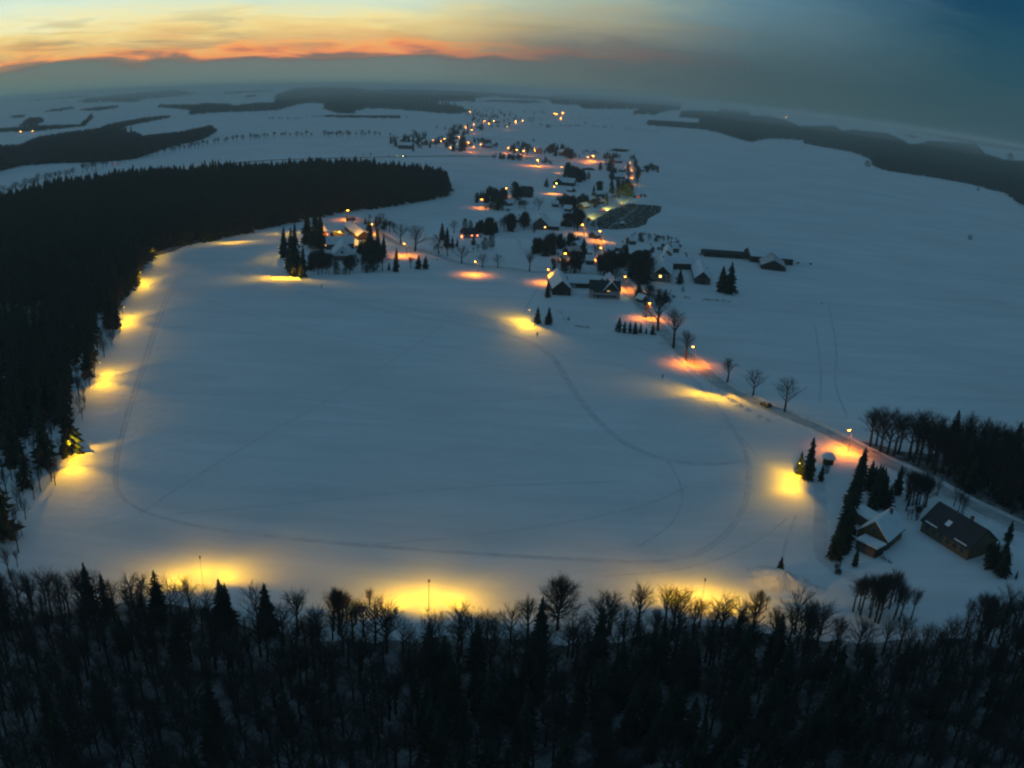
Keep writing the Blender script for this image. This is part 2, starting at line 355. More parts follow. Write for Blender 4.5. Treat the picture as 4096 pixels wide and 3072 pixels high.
SP_HI = [spruce_arrays(10 + i, 19, 10, R=[.16, .19, .145, .17][i]) for i in range(4)]
SP_LO = [spruce_arrays(30 + i, 11, 7, R=[.18, .21, .16, .19][i], seg=2) for i in range(4)]
SP_XLO = [spruce_arrays(50 + i, 5, 5, R=[.30, .34, .27][i], seg=1) for i in range(3)]
me_sp_hi = [mesh_np('spruce_crown', *a, M['spruce']) for a in SP_HI]
me_sp_lo = [mesh_np('spruce_crown', *a, M['spruce']) for a in SP_LO]
TH = [spruce_arrays(70 + i, 15, 9, R=[.16, .20][i], z0=.01, droop=.03) for i in range(2)]
for a in TH: a[0][:, :2] *= (1.35 * np.clip(1 - np.abs(a[0][:, 2:3] - .3) * .6, .3, 1))
me_th = [mesh_np('spruce_crown', *a, M['spruce2']) for a in TH]
tk = MB().tube([(0, 0, -.01), (0, 0, .3), (0, 0, .9)], [.016, .011, .002], 6)
me_sptrunk = mesh_from('spruce_trunk', tk.V, tk.F, M['bark'])

def bare_arrays(seed, style='vase', lv=(9, 5, 5, 4), thick=1.0):
    r_ = random.Random(seed); tr = MB(); cv = []; ct = []
    def twig(p, d, L_, wd):
        q = p + d * L_; n = d.cross(Vector((r_.uniform(-1, 1), r_.uniform(-1, 1), r_.uniform(-1, 1)))).normalized() * wd; b = len(cv)
        cv.extend([tuple(p + n), tuple(p - n), tuple(q)]); ct.append((b, b + 1, b + 2)); return q
    def bend(d, amt, up):
        v = Vector((r_.uniform(-1, 1), r_.uniform(-1, 1), r_.uniform(-1, 1))); v = (d + v * amt + Vector((0, 0, up))); return v.normalized()
    tt = min(thick, 1.6)
    th = .30 if style == 'vase' else (.42 if style == 'tall' else .22)
    top = Vector((r_.uniform(-.03, .03), r_.uniform(-.03, .03), .82)); mid = Vector((r_.uniform(-.015, .015), r_.uniform(-.015, .015), th))
    tr.tube([(0, 0, -.01), mid, mid.lerp(top, .5), top], [.020 * tt, .014 * tt, .008 * tt, .003], 6, False)
    for i in range(lv[0]):
        f = i / lv[0]; p = mid.lerp(top, f ** 1.1) if f else mid.copy()
        a = i * 2.4 + r_.uniform(-.4, .4)
        sp = {'vase': 1.0 - .55 * f, 'tall': .62 - .25 * f, 'round': 1.5 - .9 * f, 'dome': 2.0 - 1.9 * f}[style]
        d = Vector((math.cos(a) * sp, math.sin(a) * sp, 1.0)).normalized()
        if style == 'dome':
            L1 = .02
            while L1 < .9:
                q_ = p + d * L1
                if (q_.x ** 2 + q_.y ** 2) / .115 + (q_.z - .58) ** 2 / .13 > 1: break
                L1 += .02
            L1 *= r_.uniform(.75, .92)
        else: L1 = {'vase': .46, 'tall': .36, 'round': .50}[style] * (1 - .52 * f) * r_.uniform(.85, 1.15)
        m1 = p + d * L1 * .5; d1 = bend(d, .2, .25); e1 = m1 + d1 * L1 * .5
        tr.tube([p, m1, e1], [.0085 * tt * (1 - .5 * f), .005 * tt, .0015], 4, False)
        for j in range(lv[1]):
            t = (j + 1) / lv[1]; q = p.lerp(m1, t * 2) if t < .5 else m1.lerp(e1, t * 2 - 1)
            d2 = bend(d1, .75, .18); L2 = .22 * (1.15 - .5 * t) * r_.uniform(.7, 1.2); e2 = twig(q, d2, L2, .0024 * thick)
            for k in range(lv[2]):
                u = (k + 1) / lv[2]; q2 = q.lerp(e2, u); d3 = bend(d2, .7, .15); L3 = .11 * r_.uniform(.6, 1.25); e3 = twig(q2, d3, L3, .0016 * thick)
                for l in range(lv[3]): q3 = q2.lerp(e3, (l + 1) / lv[3]); twig(q3, bend(d3, .7, .1), .055 * r_.uniform(.6, 1.3), .0011 * thick)
    sc = 1 / max(v[2] for v in cv); V_ = np.array(cv) * sc
    return [tuple(c * sc for c in v) for v in tr.V], tr.F, V_, np.array(ct, int)
def bare_meshes(seed, **k):
    v, f, cv, ct = bare_arrays(seed, **k); return mesh_from('bare_trunk', v, f, M['bark']), mesh_np('bare_crown', cv, ct, M['frost']), (v, f, cv, ct)
B_HI = [bare_meshes(100 + i, style=s_, lv=(12, 6, 6, 4), thick=1.7) for i, s_ in enumerate(['vase', 'tall', 'vase', 'tall', 'vase'])]
B_MID = [bare_meshes(140 + i, style=s_, lv=(11, 6, 6, 3), thick=1.6) for i, s_ in enumerate(['vase', 'tall', 'vase', 'tall', 'vase'])]
B_LO = [bare_meshes(120 + i, style=s_, lv=(9, 6, 5, 2), thick=4.5) for i, s_ in enumerate(['vase', 'tall', 'round', 'vase'])]
B_ROUND = bare_meshes(160, style='dome', lv=(40, 8, 6, 4), thick=1.6)
def one_mesh(v, f, cv, ct, m, name):
    n = len(v); me = bpy.data.meshes.new(name); me.from_pydata(list(v) + [tuple(p) for p in cv], [], list(f) + [tuple(int(i) + n for i in t) for t in ct]); me.materials.append(m); return me
B_ONE = [one_mesh(*b[2], M['frost'], 'bare_tree') for b in B_LO]
def bush_arrays(seed, n=420):
    r_ = random.Random(seed); V = []; T = []
    for i in range(n):
        z = r_.random(); a = r_.random() * 6.283; rr = .46 * math.sin(math.pi * min(.97, z * .8 + .17)) ** .7 * (r_.random() ** .4) * r_.uniform(.8, 1.1); p = Vector((math.cos(a) * rr, math.sin(a) * rr, z))
        b = len(V); s_ = .075
        for _ in range(3): V.append(tuple(p + Vector((r_.uniform(-1, 1), r_.uniform(-1, 1), r_.uniform(-1, 1))) * s_))
        T.append((b, b + 1, b + 2))
    V = np.array(V); V[:, 2] = np.clip(V[:, 2], 0, 1); return V, np.array(T)
BU = [bush_arrays(200 + i) for i in range(3)]
me_bush = [mesh_np('bush', *b, M['spruce2']) for b in BU]
me_crownr = [mesh_np('dense_crown', *bush_arrays(210 + i, 520), M['spruce2']) for i in range(3)]
NT = [0]
QUEUE = []
def tree(kind, base, h, label, group=None, wide=1.0):
    """queued; the 300 of a kind that show largest become objects, the rest one mass per kind"""
    QUEUE.append((kind, Vector(base), h, label, group, wide))
def plant(kind, base, h, label, group=None, wide=1.0, seed=None):
    r_ = random.Random(NT[0] * 13 + 5 if seed is None else seed); NT[0] += 1; rz = r_.random() * 6.28
    nm = {'s': 'spruce_tree', 'S': 'spruce_tree', 't': 'conifer_tree', 'b': 'bare_tree', 'B': 'bare_tree', 'r': 'bare_tree', 'l': 'bare_tree', 'o': 'bare_tree', 'x': 'spruce_tree', 'u': 'bush', 'c': 'leafy_tree'}[kind]
    cat = {'u': 'bush'}.get(kind, 'tree'); wd = h * wide * r_.uniform(.92, 1.08)
    if kind in 'oxu':
        me = r_.choice(B_ONE) if kind == 'o' else r_.choice(me_bush) if kind == 'u' else r_.choice(me_sp_lo)
        o = ob(nm, me, loc=base); o.rotation_euler = (0, 0, rz); o.scale = (wd * (1.3 if kind == 'u' else 1), wd * (1.3 if kind == 'u' else 1), h); tag(o, label, cat, group); return o
    e = empty(nm, base, rz); e.scale = (wd, wd, h)
    if kind in 'sS': ob('trunk', me_sptrunk, e); ob('crown', r_.choice(me_sp_hi if kind == 'S' else me_sp_lo), e)
    elif kind == 't': ob('trunk', me_sptrunk, e); ob('crown', r_.choice(me_th), e)
    elif kind == 'c': ob('trunk', me_sptrunk, e); c = ob('crown', r_.choice(me_crownr), e); c.location = (0, 0, .08); c.scale = (.62, .62, .92)
    else:
        b = B_ROUND if kind == 'r' else r_.choice({'B': B_HI, 'b': B_MID, 'l': B_LO}[kind]); ob('trunk', b[0], e); ob('crown', b[1], e)
    tag(e, label, cat, group); return e
def stand(name, arrs, pts, label, m, cat='wood'):
    """one mass nobody could count: many crowns in one mesh"""
    r_ = random.Random(len(pts)); Vs = []; Ts = []; n = 0
    for (p, h, wd) in pts:
        V_, T_ = arrs[r_.randrange(len(arrs))]; a = r_.random() * 6.28; c, s_ = math.cos(a), math.sin(a)
        x = V_[:, 0] * wd; y = V_[:, 1] * wd
        Vs.append(np.stack([x * c - y * s_ + p[0], x * s_ + y * c + p[1], V_[:, 2] * h + p[2]], 1)); Ts.append(T_ + n); n += len(V_)
    if not Vs: return
    o = ob(name, mesh_np(name, np.concatenate(Vs), np.concatenate(Ts), m)); tag(o, label, cat, kind='stuff'); return o

# ------------------------------------------------------------ big woods near the field
OCC = []
def free(p, dmin):
    for q, d in OCC:
        if abs(q[0] - p[0]) < d and abs(q[1] - p[1]) < d and (q[0] - p[0]) ** 2 + (q[1] - p[1]) ** 2 < (min(d, dmin)) ** 2: return False
    return True
def scatter(polyP, spacing, seed, jit=.42, bounds=None):
    """jittered ground grid inside a polygon given as ground points"""
    r_ = random.Random(seed); P = [(p.x, p.y) for p in polyP]; xs = [p[0] for p in P]; ys = [p[1] for p in P]; out = []
    y = min(ys); row = 0
    while y < max(ys):
        x = min(xs) + (row % 2) * spacing / 2
        while x < max(xs):
            a, b = x + r_.uniform(-jit, jit) * spacing, y + r_.uniform(-jit, jit) * spacing
            if inpoly(a, b, P): out.append((a, b))
            x += spacing
        y += spacing * .87; row += 1
    return out
def vis(p, h=0):
    a, b = proj((p[0], p[1], h)); a2, b2 = proj((p[0], p[1], 0)); return -150 < (a + a2) / 2 < 4250 and min(b, b2) < 3150
# the dense spruce wood along the far-left edge of the field
W1 = [(1800, 742), (1780, 790), (1650, 815), (1520, 832), (1370, 850), (1150, 895), (880, 958), (640, 1000), (600, 1040), (560, 1110), (530, 1180), (470, 1240), (400, 1260), (200, 1240), (0, 1230), (-250, 1200), (-700, 1150), (-350, 920), (0, 835), (300, 768), (560, 738), (840, 715), (1150, 700), (1400, 690), (1590, 700), (1720, 722)]
w1 = scatter([at(*p) for p in W1], 5.8, 3)
w1 = [p for p in w1 if vis(p, 18)]
# trees nearest to the field and the wood's top line are kept apart; the rest is one mass
w1.sort(key=lambda p: math.hypot(*p)); rr_ = random.Random(5)
tip = [p for p in w1 if proj((p[0], p[1], 0))[0] > 1560]
near = w1[:200]; rest = w1[200:]
extra = [p for p in tip if p not in near][:70]; rest = [p for p in rest if p not in extra]
for i, p in enumerate(near + extra):
    h = rr_.uniform(9, 18) if i < 200 else rr_.uniform(9, 14.5)
    if i >= 200: tree('s', (p[0], p[1], 0), h, 'dark spruce at the rounded right-hand tip of the dense wood beyond the field', 'spruces at the tip of the dense wood', 1.7)
    else: tree('b' if rr_.random() < .25 else 's', (p[0], p[1], 0), h, 'dark tree crowded along the front of the dense wood left of the field', 'trees at the front of the dense wood', 1.5)
stand('dense_wood', SP_LO, [((p[0], p[1], 0), (rr_.uniform(13, 17.5) + 1.6 * math.sin(p[0] / 17) * math.cos(p[1] / 23)) * (1.12 if rr_.random() < .06 else 1) - (2 if proj((p[0], p[1], 0))[0] > 1500 else 0), rr_.uniform(23, 32)) for p in rest if math.sin(p[0] / 9.0 + 2) + math.sin(p[1] / 13.0) < 1.86], 'dense dark spruce wood stretching along the far left of the snow field', M['spruce'])
# open wood at the left edge
W2 = [(500, 1250), (455, 1400), (400, 1500), (345, 1640), (290, 1800), (235, 1920), (180, 2040), (110, 2170), (90, 2330), (150, 2440), (-300, 2500), (-700, 2100), (-500, 1200), (0, 1235), (400, 1262)]
for i, p in enumerate(scatter([at(*q) for q in W2], 4.9, 11)):
    if not vis(p, 12): continue
    q = proj((p[0], p[1], 0)); sp = rr_.random() < (.85 if any(math.hypot(q[0] - cx, q[1] - cy) < cr for cx, cy, cr in ((174, 1600, 125), (275, 1350, 105), (10, 1720, 90), (60, 1440, 90), (-60, 1560, 100))) else .10)
    h = rr_.uniform(10, 18) if sp else rr_.uniform(4, 8)
    tree('s' if sp else 'b', (p[0], p[1], 0), h, 'dark spruce in the open snowy wood at the left edge of the field' if sp else 'small bare tree in the open snowy wood at the left edge of the field', 'spruces of the open wood on the left' if sp else 'bare trees of the open wood on the left', 1.35 if sp else 1.0)
# the wood in the foreground below the camera
W3 = [(-900, 2350), (0, 2420), (300, 2385), (520, 2410), (800, 2465), (1050, 2490), (1330, 2520), (1700, 2560), (2050, 2560), (2300, 2530), (2700, 2510), (3000, 2510), (3250, 2520), (3400, 2590), (3650, 2600), (3850, 2570), (4100, 2460), (4700, 2600), (4700, 3700), (2048, 3900), (-900, 3500)]
w3 = [p for p in scatter([at(*q) for q in W3], 3.45, 21) if vis(p, 13)]
nb = 0
for i, p in enumerate(w3):
    q = proj((p[0], p[1], 0)); u = rr_.random()
    f_sp = .40 if 1650 < q[0] < 3500 and q[1] > 2680 else .05
    sp = u < f_sp
    if q[0] < 1300 and 2380 < q[1] < 2700: sp = u < .08
    if 1600 < q[0] < 1790 and q[1] < 2600: continue
    if 2120 < q[0] < 2340 and q[1] < 2620: continue
    if sp: h = rr_.uniform(6.5, 11); tree('S', (p[0], p[1], 0), h, 'dark spruce among bare trees in the wood in the foreground', 'spruces of the foreground wood', 1.35)
    else: h = rr_.uniform(6, 10.5); tree('B', (p[0], p[1], 0), h, 'bare broadleaf tree in the dark wood in the foreground', 'bare trees of the foreground wood', 1.2)
b_ = at(2228, 2520); tree('r', b_, height_for(b_, 2282), 'round-crowned bare tree standing out from the wood onto the snow field', wide=1.05)
b_ = at(2160, 2560); tree('S', b_, height_for(b_, 2385), 'dark spruce with pointed top just left of the round bare tree', wide=1.3)
b_ = at(1480, 2440); tree('B', b_, height_for(b_, 2350), 'small forked bare tree left of the pole on the field edge')
# the wood on the right, beyond the road
W4 = [px('H', *q) for q in [(830, 400), (1100, 470), (1500, 500), (2100, 560), (2500, 700), (2500, 1250), (2050, 1010), (1750, 850), (1450, 700), (1150, 560), (930, 480)]]
for i, p in enumerate(scatter([at(*q) for q in W4], 3.9, 31)):
    q = proj((p[0], p[1], 0)); sp = rr_.random() < (.06 if q[0] < 3800 else .35)
    if not vis(p, 10): continue
    tree('S' if sp else 'B', (p[0], p[1], 0), rr_.uniform(11, 15), 'dark spruce in the wood beside the road at the right edge' if sp else 'bare tree in the wood beside the road at the right edge', 'spruces of the roadside wood' if sp else 'bare trees of the roadside wood', 1.35)

def shade_sheet(P, lift, edge):
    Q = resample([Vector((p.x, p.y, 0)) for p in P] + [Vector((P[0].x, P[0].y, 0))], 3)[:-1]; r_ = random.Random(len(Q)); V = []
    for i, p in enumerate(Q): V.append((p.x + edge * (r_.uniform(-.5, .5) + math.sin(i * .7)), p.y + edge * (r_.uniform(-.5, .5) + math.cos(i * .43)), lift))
    tag(ob('wood_shade_sheet', mesh_from('wood_shade_sheet', V, [tuple(range(len(V)))], M['wood_shade'])), kind='structure')  # added dark sheet: the wood's shade on snow, painted as ground colour
shade_sheet([at(*q) for q in [(-900, 2370), (0, 2430), (520, 2425), (1050, 2505), (1330, 2540), (1700, 2590), (2050, 2575), (2700, 2530), (3250, 2540), (3850, 2580), (4700, 2640), (4700, 3800), (2048, 4200), (-900, 3600)]], .03, 2.2)
shade_sheet([at(*q) for q in W4], .03, .6)

shade_sheet([at(*q) for q in [(1700, 760), (1370, 835), (880, 940), (560, 1050), (480, 1240), (200, 1310), (-700, 1150), (-350, 920), (0, 850), (840, 722), (1400, 697)]], .03, 1.0)

# ------------------------------------------------------------ single trees, given by foot and top in the photograph
def single(kind, reg, xb, yb, yt, label, group=None, wide=1.0):
    b = g(reg, xb, yb); h = height_for(b, px(reg, 0, yt)[1]); wide = wide * 1.45 if kind in 'bl' else wide; return tree(kind, b, h, label, group, wide)
single('S', 'F', 330, 762, 612, 'spruce lit yellow by the lamp beside it, left of a pair on the field edge', wide=1.7)
single('S', 'F', 430, 770, 615, 'unlit spruce, right of the pair beside the yellow lamp', wide=1.7)
for i, (x, y, t, l) in enumerate([(1050, 832, 705, 'tallest spruce, at the left end of the row of seven'), (1098, 842, 738, 'second spruce from the left in the row of seven'), (1147, 845, 744, 'third spruce from the left in the row of seven'), (1192, 852, 742, 'broad middle spruce in the row of seven'), (1242, 846, 758, 'third spruce from the right in the row of seven'), (1292, 852, 792, 'smallest spruce in the row of seven'), (1348, 858, 764, 'spruce at the right end of the row of seven')]):
    single('S', 'F', x, y, t, l, 'row of young spruces on the field edge', 1.6)
for a in [('b', 'F', 1292, 710, 545, 'slim bare tree in front of the orange lamp glow below the farm'), ('b', 'F', 1398, 822, 440, 'tall bare tree at the road bend right of the orange glow'), ('b', 'F', 1535, 975, 605, 'tallest bare roadside tree, between the farm and the bright lamp'),
          ('b', 'G', 540, 648, 365, 'leaning bare tree against the bright orange lamp by the road'), ('b', 'G', 905, 840, 612, 'smallest of three bare trees along the road past the lamp'), ('b', 'G', 1132, 962, 700, 'middle one of three bare trees along the road past the lamp'), ('b', 'G', 1412, 1098, 765, 'largest of three bare trees along the road, right of the parked car'),
          ('b', 'E', 405, 975, 745, 'bare tree left of the first lamp on the side road'), ('b', 'E', 636, 1032, 850, 'bare tree standing in the orange light pool on the side road'), ('b', 'E', 803, 1028, 850, 'bare tree right of the orange light pool on the side road'), ('b', 'E', 1155, 1065, 850, 'tallest bare tree on the side road, halfway to the farm'),
          ('b', 'E', 1510, 1065, 880, 'bare tree behind the second lamp on the side road'), ('b', 'E', 1652, 1090, 890, 'bare tree behind the long snow-roofed barn'), ('b', 'E', 1420, 1050, 910, 'small bare tree glowing red above the second lamp'),
          ('b', 'E', 1975, 1190, 950, 'bare tree behind the farmhouse with pink wall'), ('b', 'E', 2100, 1195, 1000, 'bare tree beside the road lamp near the farmhouse'), ('b', 'E', 1880, 905, 730, 'bare tree against the big orange glow in the village'),
          ('b', 'D', 1622, 628, 345, 'round-crowned bare tree right of the courtyard lamp'), ('b', 'D', 1480, 555, 330, 'slender bare tree on the lane above the courtyard farm'), ('b', 'D', 1372, 440, 315, 'bare tree on the lane nearest the wood'), ('b', 'D', 1288, 395, 235, 'thin bare tree beside the dense wood edge'),
          ('b', 'E', 150, 878, 640, 'thin tall bare tree at the left end of the garden row'), ('b', 'E', 246, 905, 740, 'thin bare tree second in the garden row'),
          ('b', 'D', 1218, 828, 640, 'bare tree in front of the dark trees of the courtyard farm'), ('b', 'D', 1300, 820, 610, 'bare tree between dark trees right of the courtyard farm'), ('b', 'D', 1578, 795, 670, 'pale bare bushy tree left of the two small spruces'),
          ('b', 'D', 672, 852, 690, 'bare tree under the tall spruces of the courtyard farm'), ('l', 'E', 1260, 380, 245, 'round bare tree in the snow between two village farms'), ('b', 'E', 320, 640, 480, 'pale bare tree behind the garden with lit windows'),
          ('b', 'E', 1110, 380, 270, 'bare tree in front of the dark gabled house'), ('b', 'E', 580, 850, 740, 'slim bare tree at the garden fence')]:
    single(*a)
for a in [('S', 'D', 440, 870, 355, 'tallest spruce, lit by the yellow lamp at its foot, left of the courtyard farm', None, 1.0), ('S', 'D', 400, 820, 395, 'spruce leaning with the tallest one at the left farm corner', None, 1.1), ('S', 'D', 520, 885, 560, 'spruce at the foot of the tall pair on the field edge', None, 1.1), ('S', 'D', 330, 690, 380, 'outermost left spruce over the yellow track', None, 1.0),
          ('S', 'D', 560, 560, 185, 'tall spruce behind the left corner of the courtyard farm', None, 1.2), ('S', 'D', 640, 570, 195, 'tall spruce beside the red-lit wall of the courtyard farm', None, 1.2), ('S', 'D', 690, 600, 250, 'broad spruce nearest the lit yard', None, 1.2),
          ('s', 'D', 955, 322, 250, 'small spruce under the high lamp behind the courtyard farm', None, 1.3), ('S', 'D', 1180, 640, 330, 'spruce with pointed top right of the long snow roof', None, 1.0), ('S', 'D', 1250, 720, 400, 'spruce between the long snow roof and the lane', None, 1.2), ('S', 'D', 1310, 690, 450, 'spruce beside the lane below the road lamp', None, 1.1),
          ('S', 'D', 1435, 828, 590, 'slender spruce at the right end of the courtyard farm garden', None, 1.1), ('s', 'D', 1365, 815, 735, 'small dark conifer beside the slender spruce', None, 1.6), ('S', 'D', 1655, 800, 660, 'left one of two small spruces alone in the snow', None, 1.7), ('S', 'D', 1725, 800, 672, 'right one of two small spruces alone in the snow', None, 1.7),
          ('c', 'D', 985, 830, 665, 'round dark tree in front of the steep snow gable', None, 1.1), ('c', 'D', 690, 790, 690, 'low dark tree in front of the courtyard farm', None, 1.5), ('u', 'D', 850, 850, 770, 'dark clipped bush on the field side of the courtyard farm', None, .9), ('u', 'D', 930, 850, 790, 'low dark bush right of the clipped one', None, .9), ('u', 'D', 1145, 838, 760, 'small dark bush at the foot of bare trees', None, .6),
          ('S', 'E', 185, 720, 525, 'dark spruce at the left end of the village garden', None, 1.5), ('S', 'E', 240, 800, 575, 'second dark spruce of the village garden', None, 1.5), ('s', 'E', 300, 800, 675, 'young spruce in the village garden', None, 1.4), ('s', 'E', 355, 795, 700, 'smallest spruce of the village garden', None, 1.4),
          ('c', 'E', 440, 600, 480, 'dark dense tree behind the house with three lit windows', None, 1.1), ('c', 'E', 500, 600, 500, 'dark dense tree right behind the house with three lit windows', None, 1.1), ('t', 'E', 535, 775, 660, 'dark egg-shaped conifer in front of the house with lit windows', None, 1.3),
          ('c', 'E', 660, 835, 690, 'big dark round tree right of the lit house', None, 1.1), ('c', 'E', 735, 815, 655, 'dark round tree next to the biggest one right of the lit house', None, 1.0),
          ('S', 'E', 1425, 1170, 960, 'spruce between the orange glow and the gabled barn', None, 1.5), ('S', 'E', 1355, 1355, 1180, 'frosted spruce at the left wall of the gabled barn', None, 1.5), ('S', 'E', 1750, 880, 690, 'dark pointed spruce left of the big orange glow', None, 1.4),
          ('t', 'S', 1218, 625, 497, 'dark cone-shaped conifer alone left of the lamp-lit farm', None, 1.6), ('S', 'C', 675, 1040, 925, 'pointed dark conifer in the village garden strip', None, 1.4),
          ('S', 'F', 2030, 500, 215, 'huge dark tree beside the white-roofed barn', None, 1.8), ('S', 'F', 1960, 480, 250, 'dark tree left of the huge one by the white-roofed barn', None, 1.6), ('t', 'F', 1590, 410, 270, 'small dark spruce in the farm yard', None, 1.4),
          ('S', 'H', 420, 680, 365, 'spruce with lit left side next to the small snow-capped hut', None, 1.3), ('S', 'H', 360, 640, 470, 'lower spruce in front of the lit one beside the hut', None, 1.4), ('c', 'H', 560, 640, 545, 'dark shrub-like tree right below the snow-capped hut', None, .9), ('S', 'H', 520, 690, 560, 'short spruce below the snow-capped hut', None, 1.3),
          ('S', 'H', 215, 1370, 1245, 'lone dark spruce on the mound at the field corner', None, 1.6), ('S', 'H', 1900, 1130, 980, 'dark spruce at the corner of the long dark roof', None, 1.4), ('S', 'H', 1850, 1330, 1080, 'large dark spruce in front of the long dark roof', None, 1.2), ('s', 'H', 1960, 1410, 1350, 'small dark conifer at the end of the snowy yard', None, 1.4),
          ('S', 'H', 1080, 790, 570, 'spruce above the garage right of the spruce screen', None, 1.4), ('S', 'H', 770, 1320, 1170, 'dark conifer at the end of the spruce screen', None, 1.4)]:
    single(*a)
# spruce screen beside the lane at the lower right
for i, (x, y, t) in enumerate([(820, 640, 440), (800, 720, 480), (870, 760, 540), (930, 820, 600), (770, 820, 560), (740, 900, 640), (900, 900, 690), (730, 980, 740), (690, 1040, 800), (720, 1120, 880), (660, 1120, 900), (640, 1190, 950), (700, 1220, 1010), (630, 1260, 1040), (980, 850, 650), (1010, 900, 720), (590, 1260, 1120)]):
    single('S', 'H', x, y, t, 'dark spruce in the dense screen between the lane and the lower-right house', 'spruce screen by the lane', 1.7)

# ------------------------------------------------------------ lamp places
NEAR_L = [('G', 1988, 1262, 'bright orange street lamp before the wood at the right', 1), ('G', 606, 525, 'orange street lamp glowing against the leaning roadside tree', 1), ('F', 1328, 583, 'street lamp half hidden by branches in the orange glow below the farm', 1.1), ('F', 1110, 347, 'street lamp with round orange halo at the road fork', .9),
          ('F', 431, 283, 'street lamp lighting the side road left of the gabled barn', .9), ('E', 560, 958, 'street lamp on the open stretch of the side road', 1), ('D', 1523, 553, 'street lamp over the orange snow heap beside the courtyard farm', 1), ('D', 1198, 360, 'street lamp on the lane above the courtyard farm', .9),
          ('D', 965, 225, 'highest street lamp, at the foot of the dense wood', .7), ('E', 1950, 807, 'street lamp in the biggest orange glow of the village', 1.2), ('E', 1940, 622, 'street lamp at the lower corner of the plantation', .9), ('E', 1747, 550, 'street lamp among branches left of the plantation', .9), ('E', 1430, 130, 'lone bright lamp in front of the long farmhouse', 1),
          ('S', 405, 783, 'lamp between two conifers at the left of the dark grove', .5), ('S', 715, 642, 'small lamp behind the dark grove', .4), ('S', 1415, 375, 'faint lamp at the left edge of the compact copse', .3), ('C', 708, 222, 'topmost lamp of the upper village street', .8), ('C', 725, 293, 'middle lamp of the upper village street', .8), ('C', 727, 362, 'lowest lamp of the upper village street', .8)]
FAR_L = [('S', 733, 133), ('S', 847, 155), ('S', 935, 167), ('S', 1078, 133), ('S', 1072, 160), ('S', 1108, 285), ('S', 1808, 232), ('S', 1740, 248), ('S', 302, 120), ('S', 235, 68), ('S', 390, 87), ('B', 935, 115), ('B', 1075, 208), ('B', 1168, 203), ('B', 1117, 232), ('B', 968, 240), ('B', 888, 267), ('B', 953, 293), ('B', 1381, 211), ('B', 1450, 202),
         ('B', 1785, 135), ('B', 1848, 128), ('B', 1760, 133), ('B', 1825, 178), ('B', 1299, 262), ('B', 685, 380), ('B', 650, 405), ('B', 570, 400), ('B', 825, 362), ('B', 807, 435), ('B', 740, 467), ('N', 808, 693), ('N', 712, 645), ('N', 745, 620), ('N', 545, 607), ('M', 130, 830), ('M', 205, 827)]
BLOCK = [px(a[0], a[1], a[2]) + (9,) for a in NEAR_L] + [px(*a) + (4,) for a in FAR_L] + [px(*a) + (b,) for a, b in ((('F', 980, 508), 12), (('F', 1070, 497), 14), (('F', 1445, 357), 14), (('F', 900, 540), 60), (('F', 540, 490), 40), (('F', 1430, 330), 26), (('F', 1590, 250), 70), (('F', 1790, 330), 40),
    (('E', 395, 685), 7), (('E', 471, 664), 7), (('E', 513, 670), 7), (('E', 1230, 566), 8), (('E', 1280, 520), 18), (('E', 1415, 575), 18), (('E', 1090, 187), 10), (('E', 1150, 190), 20), (('E', 1560, 867), 9), (('E', 1700, 757), 10), (('C', 320, 687), 8), (('C', 362, 684), 6), (('C', 600, 610), 22), (('C', 520, 625), 22), (('C', 680, 540), 20), (('C', 400, 700), 20),
    (('B', 300, 460), 22), (('C', 600, 215), 14), (('C', 600, 355), 16), (('E', 1580, 80), 34), (('D', 830, 465), 30), (('D', 860, 540), 40), (('D', 905, 620), 30), (('D', 1040, 430), 40), (('D', 640, 540), 6), (('D', 725, 520), 8), (('E', 1760, 590), 16), (('E', 1910, 660), 20), (('E', 1900, 860), 20), (('F', 1060, 400), 16), (('F', 1300, 620), 24), (('C', 45, 600), 20), (('C', 160, 645), 22), (('C', 295, 620), 20), (('C', 635, 295), 18), (('S', 730, 850), 14), (('E', 1025, 510), 16), (('C', 625, 990), 18), (('C', 715, 930), 18), (('F', 1255, 560), 16), (('F', 795, 225), 24), (('H', 950, 1100), 70), (('H', 1530, 1130), 90))]

